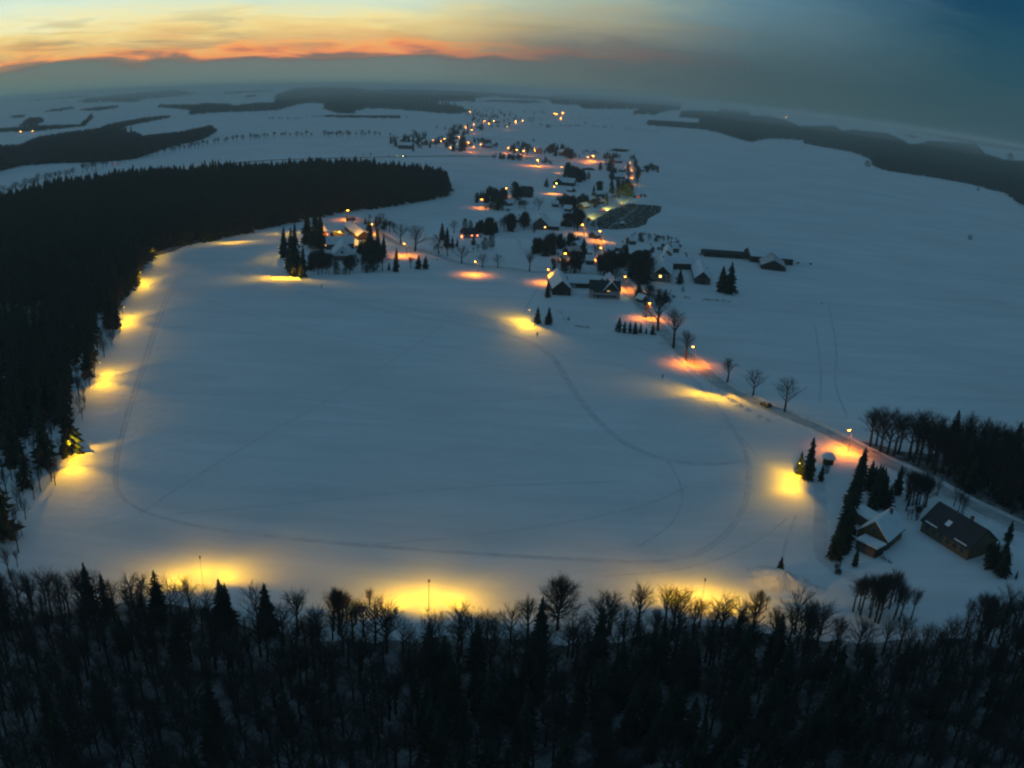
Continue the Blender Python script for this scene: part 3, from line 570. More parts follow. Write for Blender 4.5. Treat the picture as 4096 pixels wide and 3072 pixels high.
# ------------------------------------------------------------ clusters of village trees (silhouettes as seen in the photograph)
def cluster(reg, poly, n, mix_, h, label, wide=1.2, seed=0):
    n = int(n * (1.6 if reg in 'SCEF' else 1.7 if reg == 'B' else .8 if reg in 'HL' else 1.5))
    P = [px(reg, *q) for q in poly]; xs = [p[0] for p in P]; ys = [p[1] for p in P]; r_ = random.Random(seed + len(P) * 7 + int(xs[0])); got = []; tries = 0
    while len(got) < n and tries < n * 90:
        tries += 1; x, y = r_.uniform(min(xs), max(xs)), r_.uniform(min(ys), max(ys) + 3)
        b = at(x, y); hh = h * r_.uniform(.7, 1.15); tx, ty = proj((b.x, b.y, b.z + hh))
        if not inpoly(x, y - 2, P): continue
        lim = .6 if tries < n * 30 else .4; ty += 4 * r_.random()
        while not inpoly(tx, ty, P) and hh > h * lim: hh *= .88; tx, ty = proj((b.x, b.y, b.z + hh))
        if not inpoly(tx, ty - 0, P) and not inpoly(tx, ty + 5, P): continue
        if any(abs(x - bx) < br + (y - ty) * .12 and ty < by + 2 < y + 3 for bx, by, br in BLOCK): continue
        if any((x - a) ** 2 + ((y - c) * 2.0) ** 2 < 9 for a, c in got): continue
        got.append((x, y)); k = r_.choice(mix_)
        if k == 'u': hh *= .4
        nmk = {'B': 'bare tree', 'S': 'dark spruce', 'o': 'bare tree', 'l': 'bare tree', 'b': 'bare tree', 'x': 'dark spruce', 's': 'dark spruce', 'c': 'dark rounded tree', 'u': 'dark bush', 't': 'dark conifer'}[k]
        tree(k, b, hh, nmk + ' ' + label, nmk + 's ' + label, wide * (.85 if k in 'obB' else 1.35 if k in 'sxS' else 1.1))
for a in [('E', [(1400, 1080), (1400, 900), (1560, 930), (1900, 900), (1900, 1100), (1650, 1090)], 12, 'bbb', 9, 'along the side road behind the long barn'),
          ('F', [(560, 320), (560, 180), (740, 130), (900, 150), (900, 330), (700, 310)], 14, 'bbbs', 10, 'between the long barn and the orange glow'),
          ('D', [(1130, 520), (1110, 300), (1180, 260), (1420, 330), (1500, 540), (1300, 440), (1240, 520)], 9, 'bbs', 9, 'lining the lane above the courtyard farm'),
          ('D', [(600, 840), (590, 680), (720, 620), (860, 700), (1100, 640), (1300, 640), (1330, 820), (1000, 850)], 22, 'bbbc', 10, 'screening the courtyard farm from the field'),
          ('C', [(180, 1110), (200, 980), (400, 1000), (520, 980), (700, 1010), (700, 1120), (440, 1130)], 12, 'bbsb', 9, 'between the orange glow and the long barn'),
          ('E', [(100, 880), (110, 760), (300, 760), (560, 800), (560, 860), (300, 850)], 7, 'b', 6, 'in the open garden below the lit house'),
          ('B', [(150, 500), (150, 360), (190, 335), (330, 335), (380, 285), (480, 285), (530, 335), (540, 420), (470, 485), (330, 508), (200, 498)], 26, 'xxou', 13, 'at the left end of the far village'),
          ('B', [(530, 470), (540, 400), (650, 345), (700, 360), (740, 250), (850, 225), (950, 215), (1000, 250), (930, 310), (890, 350), (900, 420), (925, 505), (750, 505), (600, 475)], 46, 'xxooou', 14, 'in the middle of the far village'),
          ('B', [(850, 60), (1100, 60), (1250, 90), (1350, 115), (1400, 150), (1480, 180), (1390, 265), (1200, 292), (1000, 298), (940, 240), (890, 140)], 52, 'xooo', 15, 'in the farthest part of the village'),
          ('B', [(1490, 215), (1500, 175), (1600, 165), (1650, 190), (1560, 215)], 9, 'oxu', 11, 'beside the farthest lamps'),
          ('B', [(1420, 150), (1450, 105), (1700, 95), (1800, 115), (1700, 140)], 14, 'oou', 11, 'on the rise behind the village'),
          ('B', [(960, 420), (960, 370), (1040, 365), (1170, 385), (1180, 440), (1050, 440)], 12, 'xou', 10, 'right of the far village middle'),
          ('B', [(1150, 490), (1160, 420), (1210, 410), (1220, 490)], 5, 'oo', 10, 'on the road into the far village'),
          ('B', [(1125, 560), (1190, 505), (1240, 515), (1330, 525), (1440, 515), (1500, 570), (1480, 592), (1330, 590), (1180, 572)], 22, 'xxu', 8, 'in the low dark row in front of the far lamps'),
          ('B', [(1320, 500), (1330, 440), (1430, 395), (1520, 430), (1600, 480), (1580, 560), (1400, 540)], 16, 'xoo', 13, 'around the row of four far lamps'),
          ('B', [(1640, 620), (1650, 575), (1680, 560), (1745, 600), (1750, 630)], 6, 'xu', 9, 'right of the bright single far lamp'),
          ('B', [(1640, 560), (1660, 485), (1740, 425), (1860, 430), (1930, 480), (2030, 550), (2000, 590), (1800, 570)], 24, 'xxoc', 13, 'at the right end of the far village'),
          ('B', [(2030, 560), (2040, 490), (2180, 500), (2230, 545), (2120, 545)], 8, 'o', 9, 'around the pair of lamps right of the far village'),
          ('B', [(1830, 760), (1800, 640), (1860, 600), (1960, 640), (2060, 700), (2110, 720), (2110, 810), (1950, 805), (1850, 780)], 26, 'xxsc', 14, 'in the compact dark copse behind the lamp-lit farm'),
          ('C', [(430, 300), (440, 230), (490, 120), (630, 140), (650, 260), (600, 300), (500, 300)], 18, 'bsxb', 13, 'left of the upper village street'),
          ('C', [(670, 290), (680, 150), (750, 150), (790, 260), (790, 380), (750, 440), (690, 420)], 18, 'bbbx', 12, 'along the upper village street'),
          ('C', [(500, 350), (560, 270), (650, 270), (660, 340), (560, 380)], 9, 'bxs', 10, 'between the roofs left of the upper street'),
          ('C', [(520, 480), (520, 360), (600, 350), (700, 360), (750, 440), (700, 520), (620, 560), (560, 500)], 18, 'bbxc', 11, 'behind the lit village road'),
          ('C', [(380, 510), (390, 400), (440, 370), (480, 400), (460, 500)], 8, 'bxs', 10, 'left of the lit village road'),
          ('C', [(780, 300), (830, 260), (880, 230), (930, 240), (990, 275), (990, 308), (900, 310)], 10, 'cxs', 10, 'right of the upper village street on the open field'),
          ('C', [(720, 535), (720, 490), (790, 480), (870, 510), (870, 530)], 7, 'xuu', 6, 'below the red tail light'),
          ('C', [(30, 630), (50, 560), (120, 500), (220, 510), (230, 580), (340, 500), (360, 610), (200, 650)], 16, 'bsct', 12, 'in the gardens left of the plantation'),
          ('C', [(360, 620), (380, 530), (500, 490), (590, 500), (600, 590), (480, 620)], 13, 'bbs', 9, 'above the headlight-lit verge'),
          ('C', [(160, 760), (170, 650), (300, 620), (330, 700), (290, 800), (200, 800)], 14, 'bbb', 13, 'left of the two headlamps'),
          ('S', [(330, 820), (335, 700), (440, 670), (500, 600), (560, 640), (560, 780), (430, 860)], 14, 'tsxc', 12, 'at the left of the dark garden grove'),
          ('S', [(560, 920), (560, 640), (640, 660), (700, 600), (820, 550), (880, 620), (870, 800), (770, 930)], 18, 'cssb', 13, 'in the middle of the dark garden grove'),
          ('S', [(440, 900), (440, 820), (560, 800), (760, 860), (760, 930), (600, 915)], 9, 'uuc', 6, 'at the foot of the dark garden grove'),
          ('S', [(870, 900), (880, 780), (960, 800), (960, 900)], 5, 'bb', 9, 'below the dark house with the yellow window'),
          ('S', [(1310, 900), (1320, 760), (1400, 730), (1440, 830), (1500, 730), (1570, 730), (1600, 880), (1450, 900)], 12, 'sbbt', 12, 'below the lamp-lit farm'),
          ('S', [(1600, 880), (1620, 740), (1700, 700), (1760, 800), (1740, 900)], 8, 'bc', 11, 'right of the trees below the lamp-lit farm'),
          ('E', [(830, 620), (840, 460), (890, 440), (960, 400), (1000, 470), (950, 610)], 9, 'bbb', 11, 'left of the steep gabled house'),
          ('E', [(930, 620), (960, 430), (1120, 400), (1150, 460), (1110, 600), (1000, 625)], 14, 'csb', 13, 'in the grove left of the steep gabled house'),
          ('E', [(545, 640), (550, 520), (690, 460), (780, 480), (825, 640), (700, 660)], 16, 'scts', 12, 'in the dark grove behind the garden'),
          ('E', [(1170, 860), (1190, 700), (1270, 680), (1300, 700), (1300, 880), (1200, 870)], 11, 'tbtx', 12, 'at the left of the tall conifer group'),
          ('E', [(1300, 900), (1310, 700), (1350, 640), (1420, 630), (1430, 880), (1380, 900)], 13, 'sstb', 13, 'in the middle of the tall conifer group'),
          ('E', [(1430, 830), (1440, 650), (1520, 640), (1550, 700), (1590, 620), (1700, 680), (1700, 790), (1540, 800)], 14, 'sst', 12, 'at the right of the tall conifer group'),
          ('E', [(1500, 560), (1510, 380), (1700, 350), (1800, 440), (1840, 560), (1750, 640)], 20, 'bbb', 14, 'behind the shed beside the steep gabled house'),
          ('E', [(1450, 920), (1460, 860), (1700, 840), (1850, 860), (1850, 940), (1600, 960)], 12, 'buc', 7, 'around the low dark house'),
          ('E', [(1900, 1130), (1900, 900), (2000, 830), (2200, 820), (2212, 1000), (2050, 1150)], 18, 'bbbs', 12, 'in the tree belt right of the big orange glow'),
          ('F', [(1150, 420), (1130, 280), (1160, 150), (1280, 90), (1360, 170), (1370, 320), (1280, 440)], 20, 'sbbc', 14, 'in the dark belt left of the farm with the lit gable'),
          ('F', [(1180, 520), (1200, 400), (1300, 400), (1400, 430), (1500, 460), (1520, 540), (1400, 620), (1250, 560)], 16, 'bbus', 9, 'between the road and the farm with the lit gable'),
          ('F', [(950, 250), (960, 170), (1080, 130), (1180, 140), (1180, 260), (1050, 280)], 12, 'sbc', 10, 'behind the round orange lamp'),
          ('F', [(1260, 300), (900, 180), (1000, 120), (1100, 200), (1180, 330)], 6, 'b', 9, 'beside the round orange lamp'),
          ('C', [(700, 870), (760, 830), (900, 850), (1040, 860), (1170, 890), (1180, 940), (960, 920), (800, 920)], 22, 'oou', 6, 'in the orchard below the plantation'),
          ('C', [(930, 1000), (940, 930), (1000, 930), (1150, 900), (1200, 960), (1000, 1010)], 9, 'bbu', 7, 'behind the long farm roof'),
          ('D', [(1050, 700), (1060, 510), (1180, 480), (1290, 560), (1330, 700), (1200, 760)], 14, 'sctb', 11, 'in the dark grove right of the courtyard farm'),
          ('D', [(560, 800), (580, 620), (700, 590), (820, 640), (830, 800), (700, 850)], 16, 'bbs', 10, 'in front of the courtyard farm'),
          ('D', [(600, 620), (610, 480), (720, 470), (730, 600)], 6, 'cb', 8, 'beside the lit yard'),
          ('K', [(0, 520), (60, 380), (160, 450), (400, 540), (400, 640), (100, 640)], 8, 'BBB', 10, 'on the front edge of the foreground wood at left'),
          ('L', [(1130, 500), (1160, 380), (1300, 270), (1480, 250), (1540, 340), (1640, 350), (1680, 480), (1500, 600), (1200, 560)], 26, 'BBB', 12, 'in the dark crown mass below the lower-right house'),
          ('L', [(1840, 600), (1840, 440), (1960, 380), (2212, 400), (2212, 700), (1900, 700)], 16, 'BBB', 11, 'in the reddish thicket at the lower right corner'),
          ('L', [(610, 480), (650, 380), (720, 380), (740, 440), (800, 520), (640, 520)], 8, 'BB', 4, 'bent low over the mound at the field corner'),
          ('H', [(1080, 640), (1100, 560), (1350, 620), (1750, 830), (1850, 980), (1600, 960), (1350, 830), (1250, 950), (1120, 930)], 30, 'BBB', 11, 'between the road and the long dark roof'),
          ('H', [(900, 900), (900, 560), (1010, 560), (1020, 880)], 10, 'SSB', 8, 'thickening the dark spruce screen'),
          ('H', [(1150, 980), (1160, 900), (1270, 860), (1290, 950), (1200, 990)], 12, 'BB', 8, 'beside the long dark roof'),
          ('H', [(1700, 1300), (1720, 1150), (1900, 1130), (1960, 1350), (1850, 1400)], 16, 'BSB', 9, 'at the lower end of the long dark roof'),
          ('H', [(560, 1340), (590, 1270), (700, 1300), (760, 1400), (700, 1400)], 8, 'BBu', 4, 'at the foot of the spruce screen'),
          ('F', [(1470, 560), (1500, 490), (1570, 490), (1570, 560)], 3, 'bu', 4, 'in the farm garden by the hedge')]:
    cluster(*a)
# rows of trees along the far roads
def row(reg, pts, n, h, label, jit=.35, seed=1):
    P = [g(reg, *q) for q in pts]; r_ = random.Random(seed + n); cum = [0]
    for a, b in zip(P, P[1:]): cum.append(cum[-1] + (b - a).length)
    for i in range(n):
        if r_.random() < .12: continue
        t = (i + .5 + r_.uniform(-jit, jit)) / n * cum[-1]; k = max(j for j in range(len(cum) - 1) if cum[j] <= t) if t > 0 else 0
        p = P[k].lerp(P[k + 1], (t - cum[k]) / (cum[k + 1] - cum[k])); p.z = hgt(p.x, p.y)
        tree('o', p, h * r_.uniform(.7, 1.2), label, label.split(' ', 2)[-1], 1.25)
row('M', [(1570, 892), (1680, 875), (1800, 872), (1920, 868), (2212, 866)], 22, 12, 'round-crowned bare tree of the far avenue left of the village')
row('M', [(560, 1085), (800, 1025), (940, 990), (1100, 965), (1350, 915), (1450, 900), (1560, 888)], 34, 11, 'small bare tree of the avenue along the edge of the left wood')
row('M', [(-250, 1330), (-60, 1280), (60, 1235), (170, 1200), (300, 1155), (450, 1115), (560, 1085)], 26, 12, 'bare tree of the roadside row behind the dense wood')
row('R', [(370, 402), (620, 395), (900, 380), (1200, 384), (1560, 386)], 34, 9, 'tiny bare tree of the distant straight row on the open fields')
row('A', [(0, 366), (120, 366), (280, 366), (390, 368)], 14, 12, 'bare tree of the avenue running into the far village', seed=4)
row('A', [(1250, 305), (1350, 308), (1500, 308), (1700, 318)], 22, 8, 'tiny tree of the hedgerow right of the far village')
row('A', [(1740, 320), (1850, 330), (1980, 340)], 13, 6, 'low tree of the right-hand hedgerow on the open field')
row('A', [(1450, 262), (1560, 262), (1740, 268)], 9, 8, 'tiny tree of the upper hedgerow right of the far village')
for a in [('u', 'R', 1288, 708, 690, 'dark round bush alone above the country road'), ('u', 'R', 1225, 705, 693, 'faint small bush above the country road'), ('u', 'R', 1445, 722, 710, 'small bush on the verge of the country road'), ('o', 'R', 1605, 392, 362, 'lone tree at the end of the distant row', None, 1.4),
          ('u', 'B', 1558, 405, 380, 'lone bush in the field right of the far village'), ('o', 'B', 2068, 250, 212, 'lone tree on the fields right of the farthest lamps', None, 1.5), ('u', 'N', 1285, 985, 950, 'dark thicket corner at the foot of the right-hand woods'), ('u', 'N', 1940, 1128, 1110, 'flat dark bush below the right-hand woods'),
          ('u', 'N', 2130, 945, 905, 'round dark copse on the far slope at the right'), ('u', 'P', 3880, 958, 940, 'tiny dark bush alone on the right-hand snow field'), ('u', 'D', 1838, 716, 704, 'tiny bush beside the side road'), ('u', 'F', 605, 738, 705, 'snowy bush between the spruce pair and the hedge', None, .6),
          ('u', 'F', 1618, 476, 435, 'round dark bush in the farm garden', None, .6), ('o', 'B', 1695, 190, 165, 'lone tree on the lane to the farthest lamps'), ('u', 'B', 1700, 272, 240, 'dark thicket at the start of the right-hand hedgerow', None, 1.3),
          ('o', 'B', 605, 290, 250, 'round tree alone above the far village', None, 1.4), ('o', 'B', 688, 300, 262, 'second round tree alone above the far village', None, 1.5), ('u', 'G', 1740, 145, 132, 'tiny dark speck of a bush right of the farm')]:
    if a[0] == 'u': single(*a[:6], None, (a[7] if len(a) > 7 else 1.0) * 1.0)
    else: single(*a)

# ------------------------------------------------------------ far woods (each reads as one mass)
def far_wood(reg, poly, label, h=18, sx_=6, sy_=3.2):
    P = [px(reg, *q) for q in poly]; xs = [p[0] for p in P]; ys = [p[1] for p in P]; r_ = random.Random(len(P) + int(xs[0])); pts = []
    y = min(ys)
    while y < max(ys) + 1:
        x = min(xs)
        while x < max(xs):
            a, b_ = x + r_.uniform(-.5, .5) * sx_, y + r_.uniform(-.5, .5) * sy_; x += sx_
            if not inpoly(a, b_, P): continue
            b = at(a, b_); d = b.length; hh = h * r_.uniform(.8, 1.15)
            tx, ty = proj((b.x, b.y, b.z + hh)); k = 0
            while not inpoly(tx, ty, P) and k < 4: hh *= .75; tx, ty = proj((b.x, b.y, b.z + hh)); k += 1
            pts.append((b, hh, max(20, d * .0088)))
        y += sy_
    stand('wood', SP_XLO, pts, label, M['wood_far'])
WOODS = [
 ('M', [(-250, 1000), (-250, 960), (0, 928), (120, 925), (240, 872), (420, 842), (620, 815), (700, 785), (900, 750), (1080, 732), (1065, 748), (860, 785), (700, 832), (640, 862), (760, 850), (850, 840), (900, 868), (1150, 838), (1340, 798), (1372, 830), (1290, 880), (1050, 938), (850, 1005), (600, 1028), (400, 1030), (150, 1045), (0, 1080), (-250, 1180)], 'large dark wood with a long tongue on the far left fields', 15),
 ('M', [(990, 680), (1010, 662), (1240, 662), (1300, 652), (1450, 658), (1480, 672), (1600, 652), (1740, 648), (1740, 600), (1870, 556), (2240, 560), (2240, 650), (1900, 655), (1750, 700), (1400, 712), (1180, 728), (1240, 700), (1100, 688)], 'distant wood joining the long ridge forest, left part', 18),
 ('R', [(460, 290), (430, 235), (560, 150), (700, 112), (900, 104), (1100, 112), (1300, 132), (1500, 122), (1800, 125), (2212, 165), (2212, 236), (1900, 235), (1850, 262), (1950, 262), (2100, 280), (2150, 335), (2000, 348), (1800, 330), (1500, 305), (1250, 300), (1150, 322), (1090, 345), (1000, 342), (900, 308), (880, 285), (960, 268), (800, 248), (700, 255), (560, 285)], 'long forest on the ridge behind the open fields', 20),
 ('A', [(640, 150), (700, 90), (960, 100), (1300, 125), (1500, 106), (1700, 105), (2000, 125), (2105, 165), (2090, 208), (1900, 206), (1700, 202), (1520, 200), (1500, 182), (1340, 172), (1320, 150), (1000, 132), (800, 145)], 'dark forest on the horizon above the far village', 20),
 ('M', [(490, 640), (560, 615), (800, 592), (1000, 575), (1100, 560), (1200, 585), (1300, 590), (1000, 622), (750, 642), (540, 652)], 'thin wood strip on the hazy horizon at left', 18),
 ('M', [(480, 700), (600, 680), (740, 668), (760, 682), (600, 702)], 'small wood on the hazy far fields at left', 18),
 ('M', [(120, 800), (180, 745), (260, 742), (280, 770), (220, 802)], 'small dark wood behind the large left wood', 16),
 ('M', [(-200, 850), (0, 815), (240, 800), (500, 792), (580, 720), (590, 745), (530, 800), (240, 830), (0, 838), (-200, 870)], 'winding wood strip in the hazy valley at left', 16),
 ('M', [(-200, 660), (0, 632), (300, 615), (560, 600), (570, 612), (300, 632), (0, 652)], 'faint wood line on the horizon at far left', 18),
 ('M', [(280, 710), (340, 690), (460, 675), (470, 688), (380, 705)], 'faint wood patch on the far fields at left', 18),
 ('M', [(2040, 690), (2060, 672), (2240, 665), (2240, 718), (2150, 715)], 'small wood beyond the open field left of the village', 14),
 ('N', [(-20, 742), (0, 713), (280, 730), (305, 742), (285, 700), (190, 690), (180, 655), (300, 655), (400, 658), (430, 635), (580, 648), (600, 685), (700, 682), (800, 708), (880, 745), (1100, 742), (1130, 775), (1200, 766), (1400, 786), (1500, 830), (1530, 852), (1600, 850), (1650, 832), (1930, 848), (1985, 910), (2100, 945), (2400, 965), (2400, 1330), (2212, 1220), (2100, 1145), (1900, 1092), (1650, 1047), (1400, 1012), (1320, 982), (1300, 945), (1200, 902), (1050, 877), (920, 852), (900, 830), (700, 820), (600, 842), (530, 826), (400, 785), (310, 766)], 'broad dark forest band on the slope at the right', 17),
 ('N', [(1400, 728), (1500, 745), (1700, 785), (1900, 825), (2260, 880), (2260, 905), (1900, 850), (1700, 812), (1500, 772)], 'thin hazy wood on the farthest right ridge', 12),
 ('N', [(840, 640), (1000, 668), (1250, 712), (1250, 722), (1000, 682), (840, 655)], 'faint wood line along the far right ridge', 12),
 ('N', [(-60, 668), (-60, 580), (60, 560), (160, 580), (195, 620), (170, 645), (60, 670)], 'forested knoll on the horizon right of the village', 20),
 ('A', [(1820, 235), (1828, 208), (1890, 206), (1902, 232)], 'small square wood on the far fields', 12),
 ('A', [(1912, 236), (1918, 210), (1958, 212), (1960, 238)], 'smaller square wood on the far fields', 12),
 ('A', [(1892, 290), (1905, 268), (2050, 276), (2212, 284), (2212, 318), (2050, 306)], 'narrow wood strip left of the forest band', 13),
 ('A', [(2090, 250), (2100, 220), (2230, 215), (2230, 262)], 'dark wood corner where the forest band begins', 14),
 ('A', [(1688, 446), (1700, 438), (1790, 442), (1788, 452), (1730, 452)], 'flat dark thicket above the village trees', 5),
 ('A', [(1520, 560), (1530, 550), (1578, 552), (1575, 562)], 'low hedge beside the dark copse', 4),
 ('A', [(0, 250), (0, 236), (440, 240), (446, 256)], 'hedge line across the pale fields', 6),

 ('M', [(700, 640), (820, 628), (900, 632), (880, 645), (740, 650)], 'faint copse among the hazy fields', 14),
 ('M', [(1540, 612), (1570, 600), (1620, 598), (1630, 612), (1580, 618)], 'small round copse on the far snow left of the ridge forest', 14),
 ('M', [(60, 740), (100, 728), (160, 725), (150, 742), (90, 748)], 'tiny wood in the hazy valley at far left', 12),
 ('R', [(0, 170), (0, 150), (200, 140), (420, 135), (420, 150), (200, 160)], 'faint wood band under the left horizon', 16),
 ('A', [(850, 160), (1000, 145), (1250, 150), (1300, 165), (1200, 168), (1000, 158)], 'speckled trees on the pale hill above the far village', 6),
 ('N', [(1500, 800), (1540, 795), (1600, 815), (1560, 818)], 'small copse beyond the right forest band', 12),
 ('N', [(330, 640), (420, 632), (440, 640), (350, 648)], 'faint hedge on the far right fields', 8)]
for w_ in WOODS: far_wood(*w_)
# plantation of young trees on the dark plot
PL = [px('C', *q) for q in [(350, 780), (430, 690), (560, 630), (700, 588), (985, 608), (978, 660), (870, 720), (850, 770), (760, 800), (600, 815), (450, 810)]]
pts = []
pg = [at(*p) for p in PL]
tag(ob('field', mesh_from('field', [(p.x, p.y, .02) for p in pg], [tuple(range(len(pg)))], M['plot'])), kind='structure')
for p in scatter(pg, 2.2, 9, .45):
    q = proj((p[0], p[1], 0)); cx_, cy_ = (q[0] - 2200) / .4521, (q[1] - 550) / .4521
    if abs((cy_ - 815) - (cx_ - 505) * -.72) < 11 and cx_ < 780: continue
    pts.append(((p[0], p[1], 0), rr_.uniform(.5, 1.4), rr_.uniform(1.6, 3.0)))
stand('plantation', SP_XLO, pts, 'dark plot of knee-high young trees beside the lit village road', M['stubble'], 'plantation')

# ------------------------------------------------------------ buildings
def house(A, B, wd, hw, hr, label, cat='house', group=None, wall='stone', roof='snow_roof', gable=None, chimneys=(), wins=(), door=None, over=.4, name=None, k=.74):
    """A, B: ground points of the two ends of the ridge line; wins: (side, along, z, w, h, material)"""
    wd *= k; hw *= k; hr *= k; wins = [(sd, al * (1 if sd in 'ns' else k), z * k, ww * (.5 + .5 * k), wh * k, mt_) for sd, al, z, ww, wh, mt_ in wins]
    if door: door = (door[0], door[1], door[2] * k, door[3] * k)
    A = Vector(A); B = Vector(B); c = (A + B) / 2; L_ = (B - A).length; rz = math.atan2(B.y - A.y, B.x - A.x)
    e = empty(name or cat.replace(' ', '_'), (c.x, c.y, hgt(c.x, c.y)), rz); tag(e, label, cat, group)
    y = wd / 2; x = L_ / 2
    m = MB(); m.prism([(-y, -.3), (y, -.3), (y, hw), (0, hw + hr), (-y, hw)], -x, x); m.build('wall', M[wall], e)
    if gable:
        for s_ in (-1, 1):
            m = MB(); xx = x * s_; m.prism([(-y + .05, hw), (y - .05, hw), (0, hw + hr - .06)], min(xx, xx + s_ * .06), max(xx, xx + s_ * .06)); m.build('gable', M[gable], e)
    t = .35; o_ = over; sl_ = hr / y
    prof = [(-y - o_, hw - o_ * sl_), (0, hw + hr), (y + o_, hw - o_ * sl_), (y + o_, hw - o_ * sl_ + t * .7), (.25, hw + hr + t), (-.25, hw + hr + t), (-y - o_, hw - o_ * sl_ + t * .7)]
    m = MB(); m.prism([(a, b + .03) for a, b in prof], -x - o_, x + o_); rf = m.build('roof', M[roof], e)
    if roof == 'snow_roof':
        for s_ in (-1, 1):
            MB().box(-x - o_ - .02, x + o_ + .02, s_ * (y + o_) - .08, s_ * (y + o_) + .08, hw - o_ * sl_ - .14, hw - o_ * sl_ + .02).build('gutter', M['darkwood'], rf)
    for cx, cy in chimneys:
        zc = hw + hr - abs(cy) * sl_; m = MB(); m.box(cx - .35, cx + .35, cy - .35, cy + .35, zc - .5, zc + 1.3); m.box(cx - .42, cx + .42, cy - .42, cy + .42, zc + 1.3, zc + 1.5); m.build('chimney', M['brick'], rf)
    for (side, al, z, ww, wh, mt_) in wins:
        fr = MB(); gl = MB(); dpt = .07
        if side in 'ns':
            s_ = 1 if side == 'n' else -1; yy = s_ * y; q = sorted((yy + s_ * .005, yy + s_ * dpt)); fr.box(al - ww / 2 - .1, al + ww / 2 + .1, *q, z - .1, z + wh + .1)
            q = sorted((yy + s_ * (dpt + .003), yy + s_ * (dpt + .03))); gl.box(al - ww / 2, al + ww / 2, *q, z, z + wh)
        else:
            s_ = 1 if side == 'e' else -1; xx = s_ * (x + (.06 if gable else 0)); q = sorted((xx + s_ * .005, xx + s_ * dpt)); fr.box(*q, al - ww / 2 - .1, al + ww / 2 + .1, z - .1, z + wh + .1)
            q = sorted((xx + s_ * (dpt + .003), xx + s_ * (dpt + .03))); gl.box(*q, al - ww / 2, al + ww / 2, z, z + wh)
        f_ = fr.build('window', M['frame'], e); gl.build('pane', M[mt_], f_)
    if door:
        side, al, ww, wh = door; m = MB()
        if side in 'ns': s_ = 1 if side == 'n' else -1; q = sorted((s_ * y, s_ * (y + .08))); m.box(al - ww / 2, al + ww / 2, *q, -.1, wh)
        else: s_ = 1 if side == 'e' else -1; xx = s_ * (x + .065); q = sorted((xx, xx + s_ * .08)); m.box(*q, al - ww / 2, al + ww / 2, -.1, wh)
        m.build('door', M['darkwood'], e)
    return e
def wrow(side, n, x0, x1, z, w_=1.0, h_=1.3, m='glass', lit=()):
    return [(side, x0 + (x1 - x0) * i / max(1, n - 1), z, w_, h_, ('lit' if i in lit else m)) for i in range(n)]
# farmhouse with the pink wall, ridge runs left-right
A_, B_ = g('F', 790, 520), g('F', 1050, 535); xl = (B_ - A_).length / 2
fh = house(A_, B_, 9.5, 5.6, 4.2, 'two-storey farmhouse with pale pink wall and dark gable, two windows lit', 'farmhouse', wall='plaster', roof='darkroof', chimneys=[(1.0, .6)],
      wins=wrow('s', 8, -xl + 2, xl - 2, 1.0) + wrow('s', 7, -xl + 2, xl - 6, 3.7) + [('s', xl - 5.2, 5.0, 1.3, 1.2, 'lit'), ('e', -2.2, 3.4, 1.4, 1.8, 'lityel'), ('e', 2, 1, 1, 1.3, 'glass')], door=('s', -3, 1.2, 2.1))
m = MB(); K = .74; m.prism([(-4.6 * K, 5.2 * K), (4.6 * K, 5.2 * K), (0, 10.2 * K)], 0, .25); gb = m.build('front_gable', M['darkwood'], fh); gb.rotation_euler = (0, 0, -math.pi / 2); gb.location = (xl * .42, -4.95 * K, 0)
m = MB()
m.prism([(a * K, b * K) for a, b in [(-5.1, 4.9), (0, 10.45), (5.1, 4.9), (5.1, 5.25), (0, 10.85), (-5.1, 5.25)]], -5.0 * K, .5); gr_ = m.build('gable_roof', M['snow_roof'], fh); gr_.rotation_euler = (0, 0, -math.pi / 2); gr_.location = (xl * .42, -4.95 * K, 0)
house(g('F', 545, 512), g('F', 500, 395), 11, 4.2, 4.6, 'gabled barn with white roof and dark board front, left of the farmhouse', 'barn', wall='darkwood', door=('w', 0, 3.4, 3.0), wins=[('w', -2.6, 1.2, .8, .8, 'glass'), ('w', 2.8, 1.2, .8, .8, 'glass')])
house(g('F', 600, 430), g('F', 880, 440), 9, 3.4, 3.6, 'long low barn with snowy roof and open bays behind the farmhouse', 'barn', wall='darkwood', chimneys=[(-12, .5)], wins=[('s', -10, .4, 2.4, 1.6, 'packed'), ('s', -5.5, .4, 2.4, 1.6, 'packed')])
house(g('F', 900, 470), g('F', 960, 420), 7, 4.5, 3.4, 'dark connecting wing with patchy snow roof behind the farmhouse', 'barn', wall='darkwood')
# farm with the lit gable
A_, B_ = g('F', 1432, 395), g('F', 1450, 260)
house(A_, B_, 12, 5.4, 5.2, 'farmhouse with dark steep gable and one lit window under it', 'farmhouse', wall='plaster', roof='snow_roof', gable='darkwood', chimneys=[(4, .5)],
      wins=wrow('w', 4, -4, 4, 3.2, m='glass', lit=(2,)) + wrow('w', 4, -4, 4, 1.0, .9, 1.2) + wrow('n', 5, -6, 6, 3.3) + [('w', .4, 3.6, 1.6, 1.2, 'lityel')][:0], door=('n', 0, 1.2, 2.1))
house(g('F', 1490, 268), g('F', 1700, 275), 9.5, 4.6, 3.6, 'long snow-roofed cowshed with dark front closing the farmyard', 'cowshed', wall='darkwood', chimneys=[(3, 0)], wins=wrow('s', 6, -14, 14, 1.4, 1.0, .8))
house(g('F', 1790, 415), g('F', 1755, 300), 10.5, 4.0, 4.6, 'barn with bright snow roof and dark gable at the right of the farmyard', 'barn', wall='stone', gable='darkwood', door=('w', 0, 3.2, 3.0), wins=[('w', -3, 1.4, 1, 1, 'glass'), ('w', 3, 1.4, 1, 1, 'glass')])
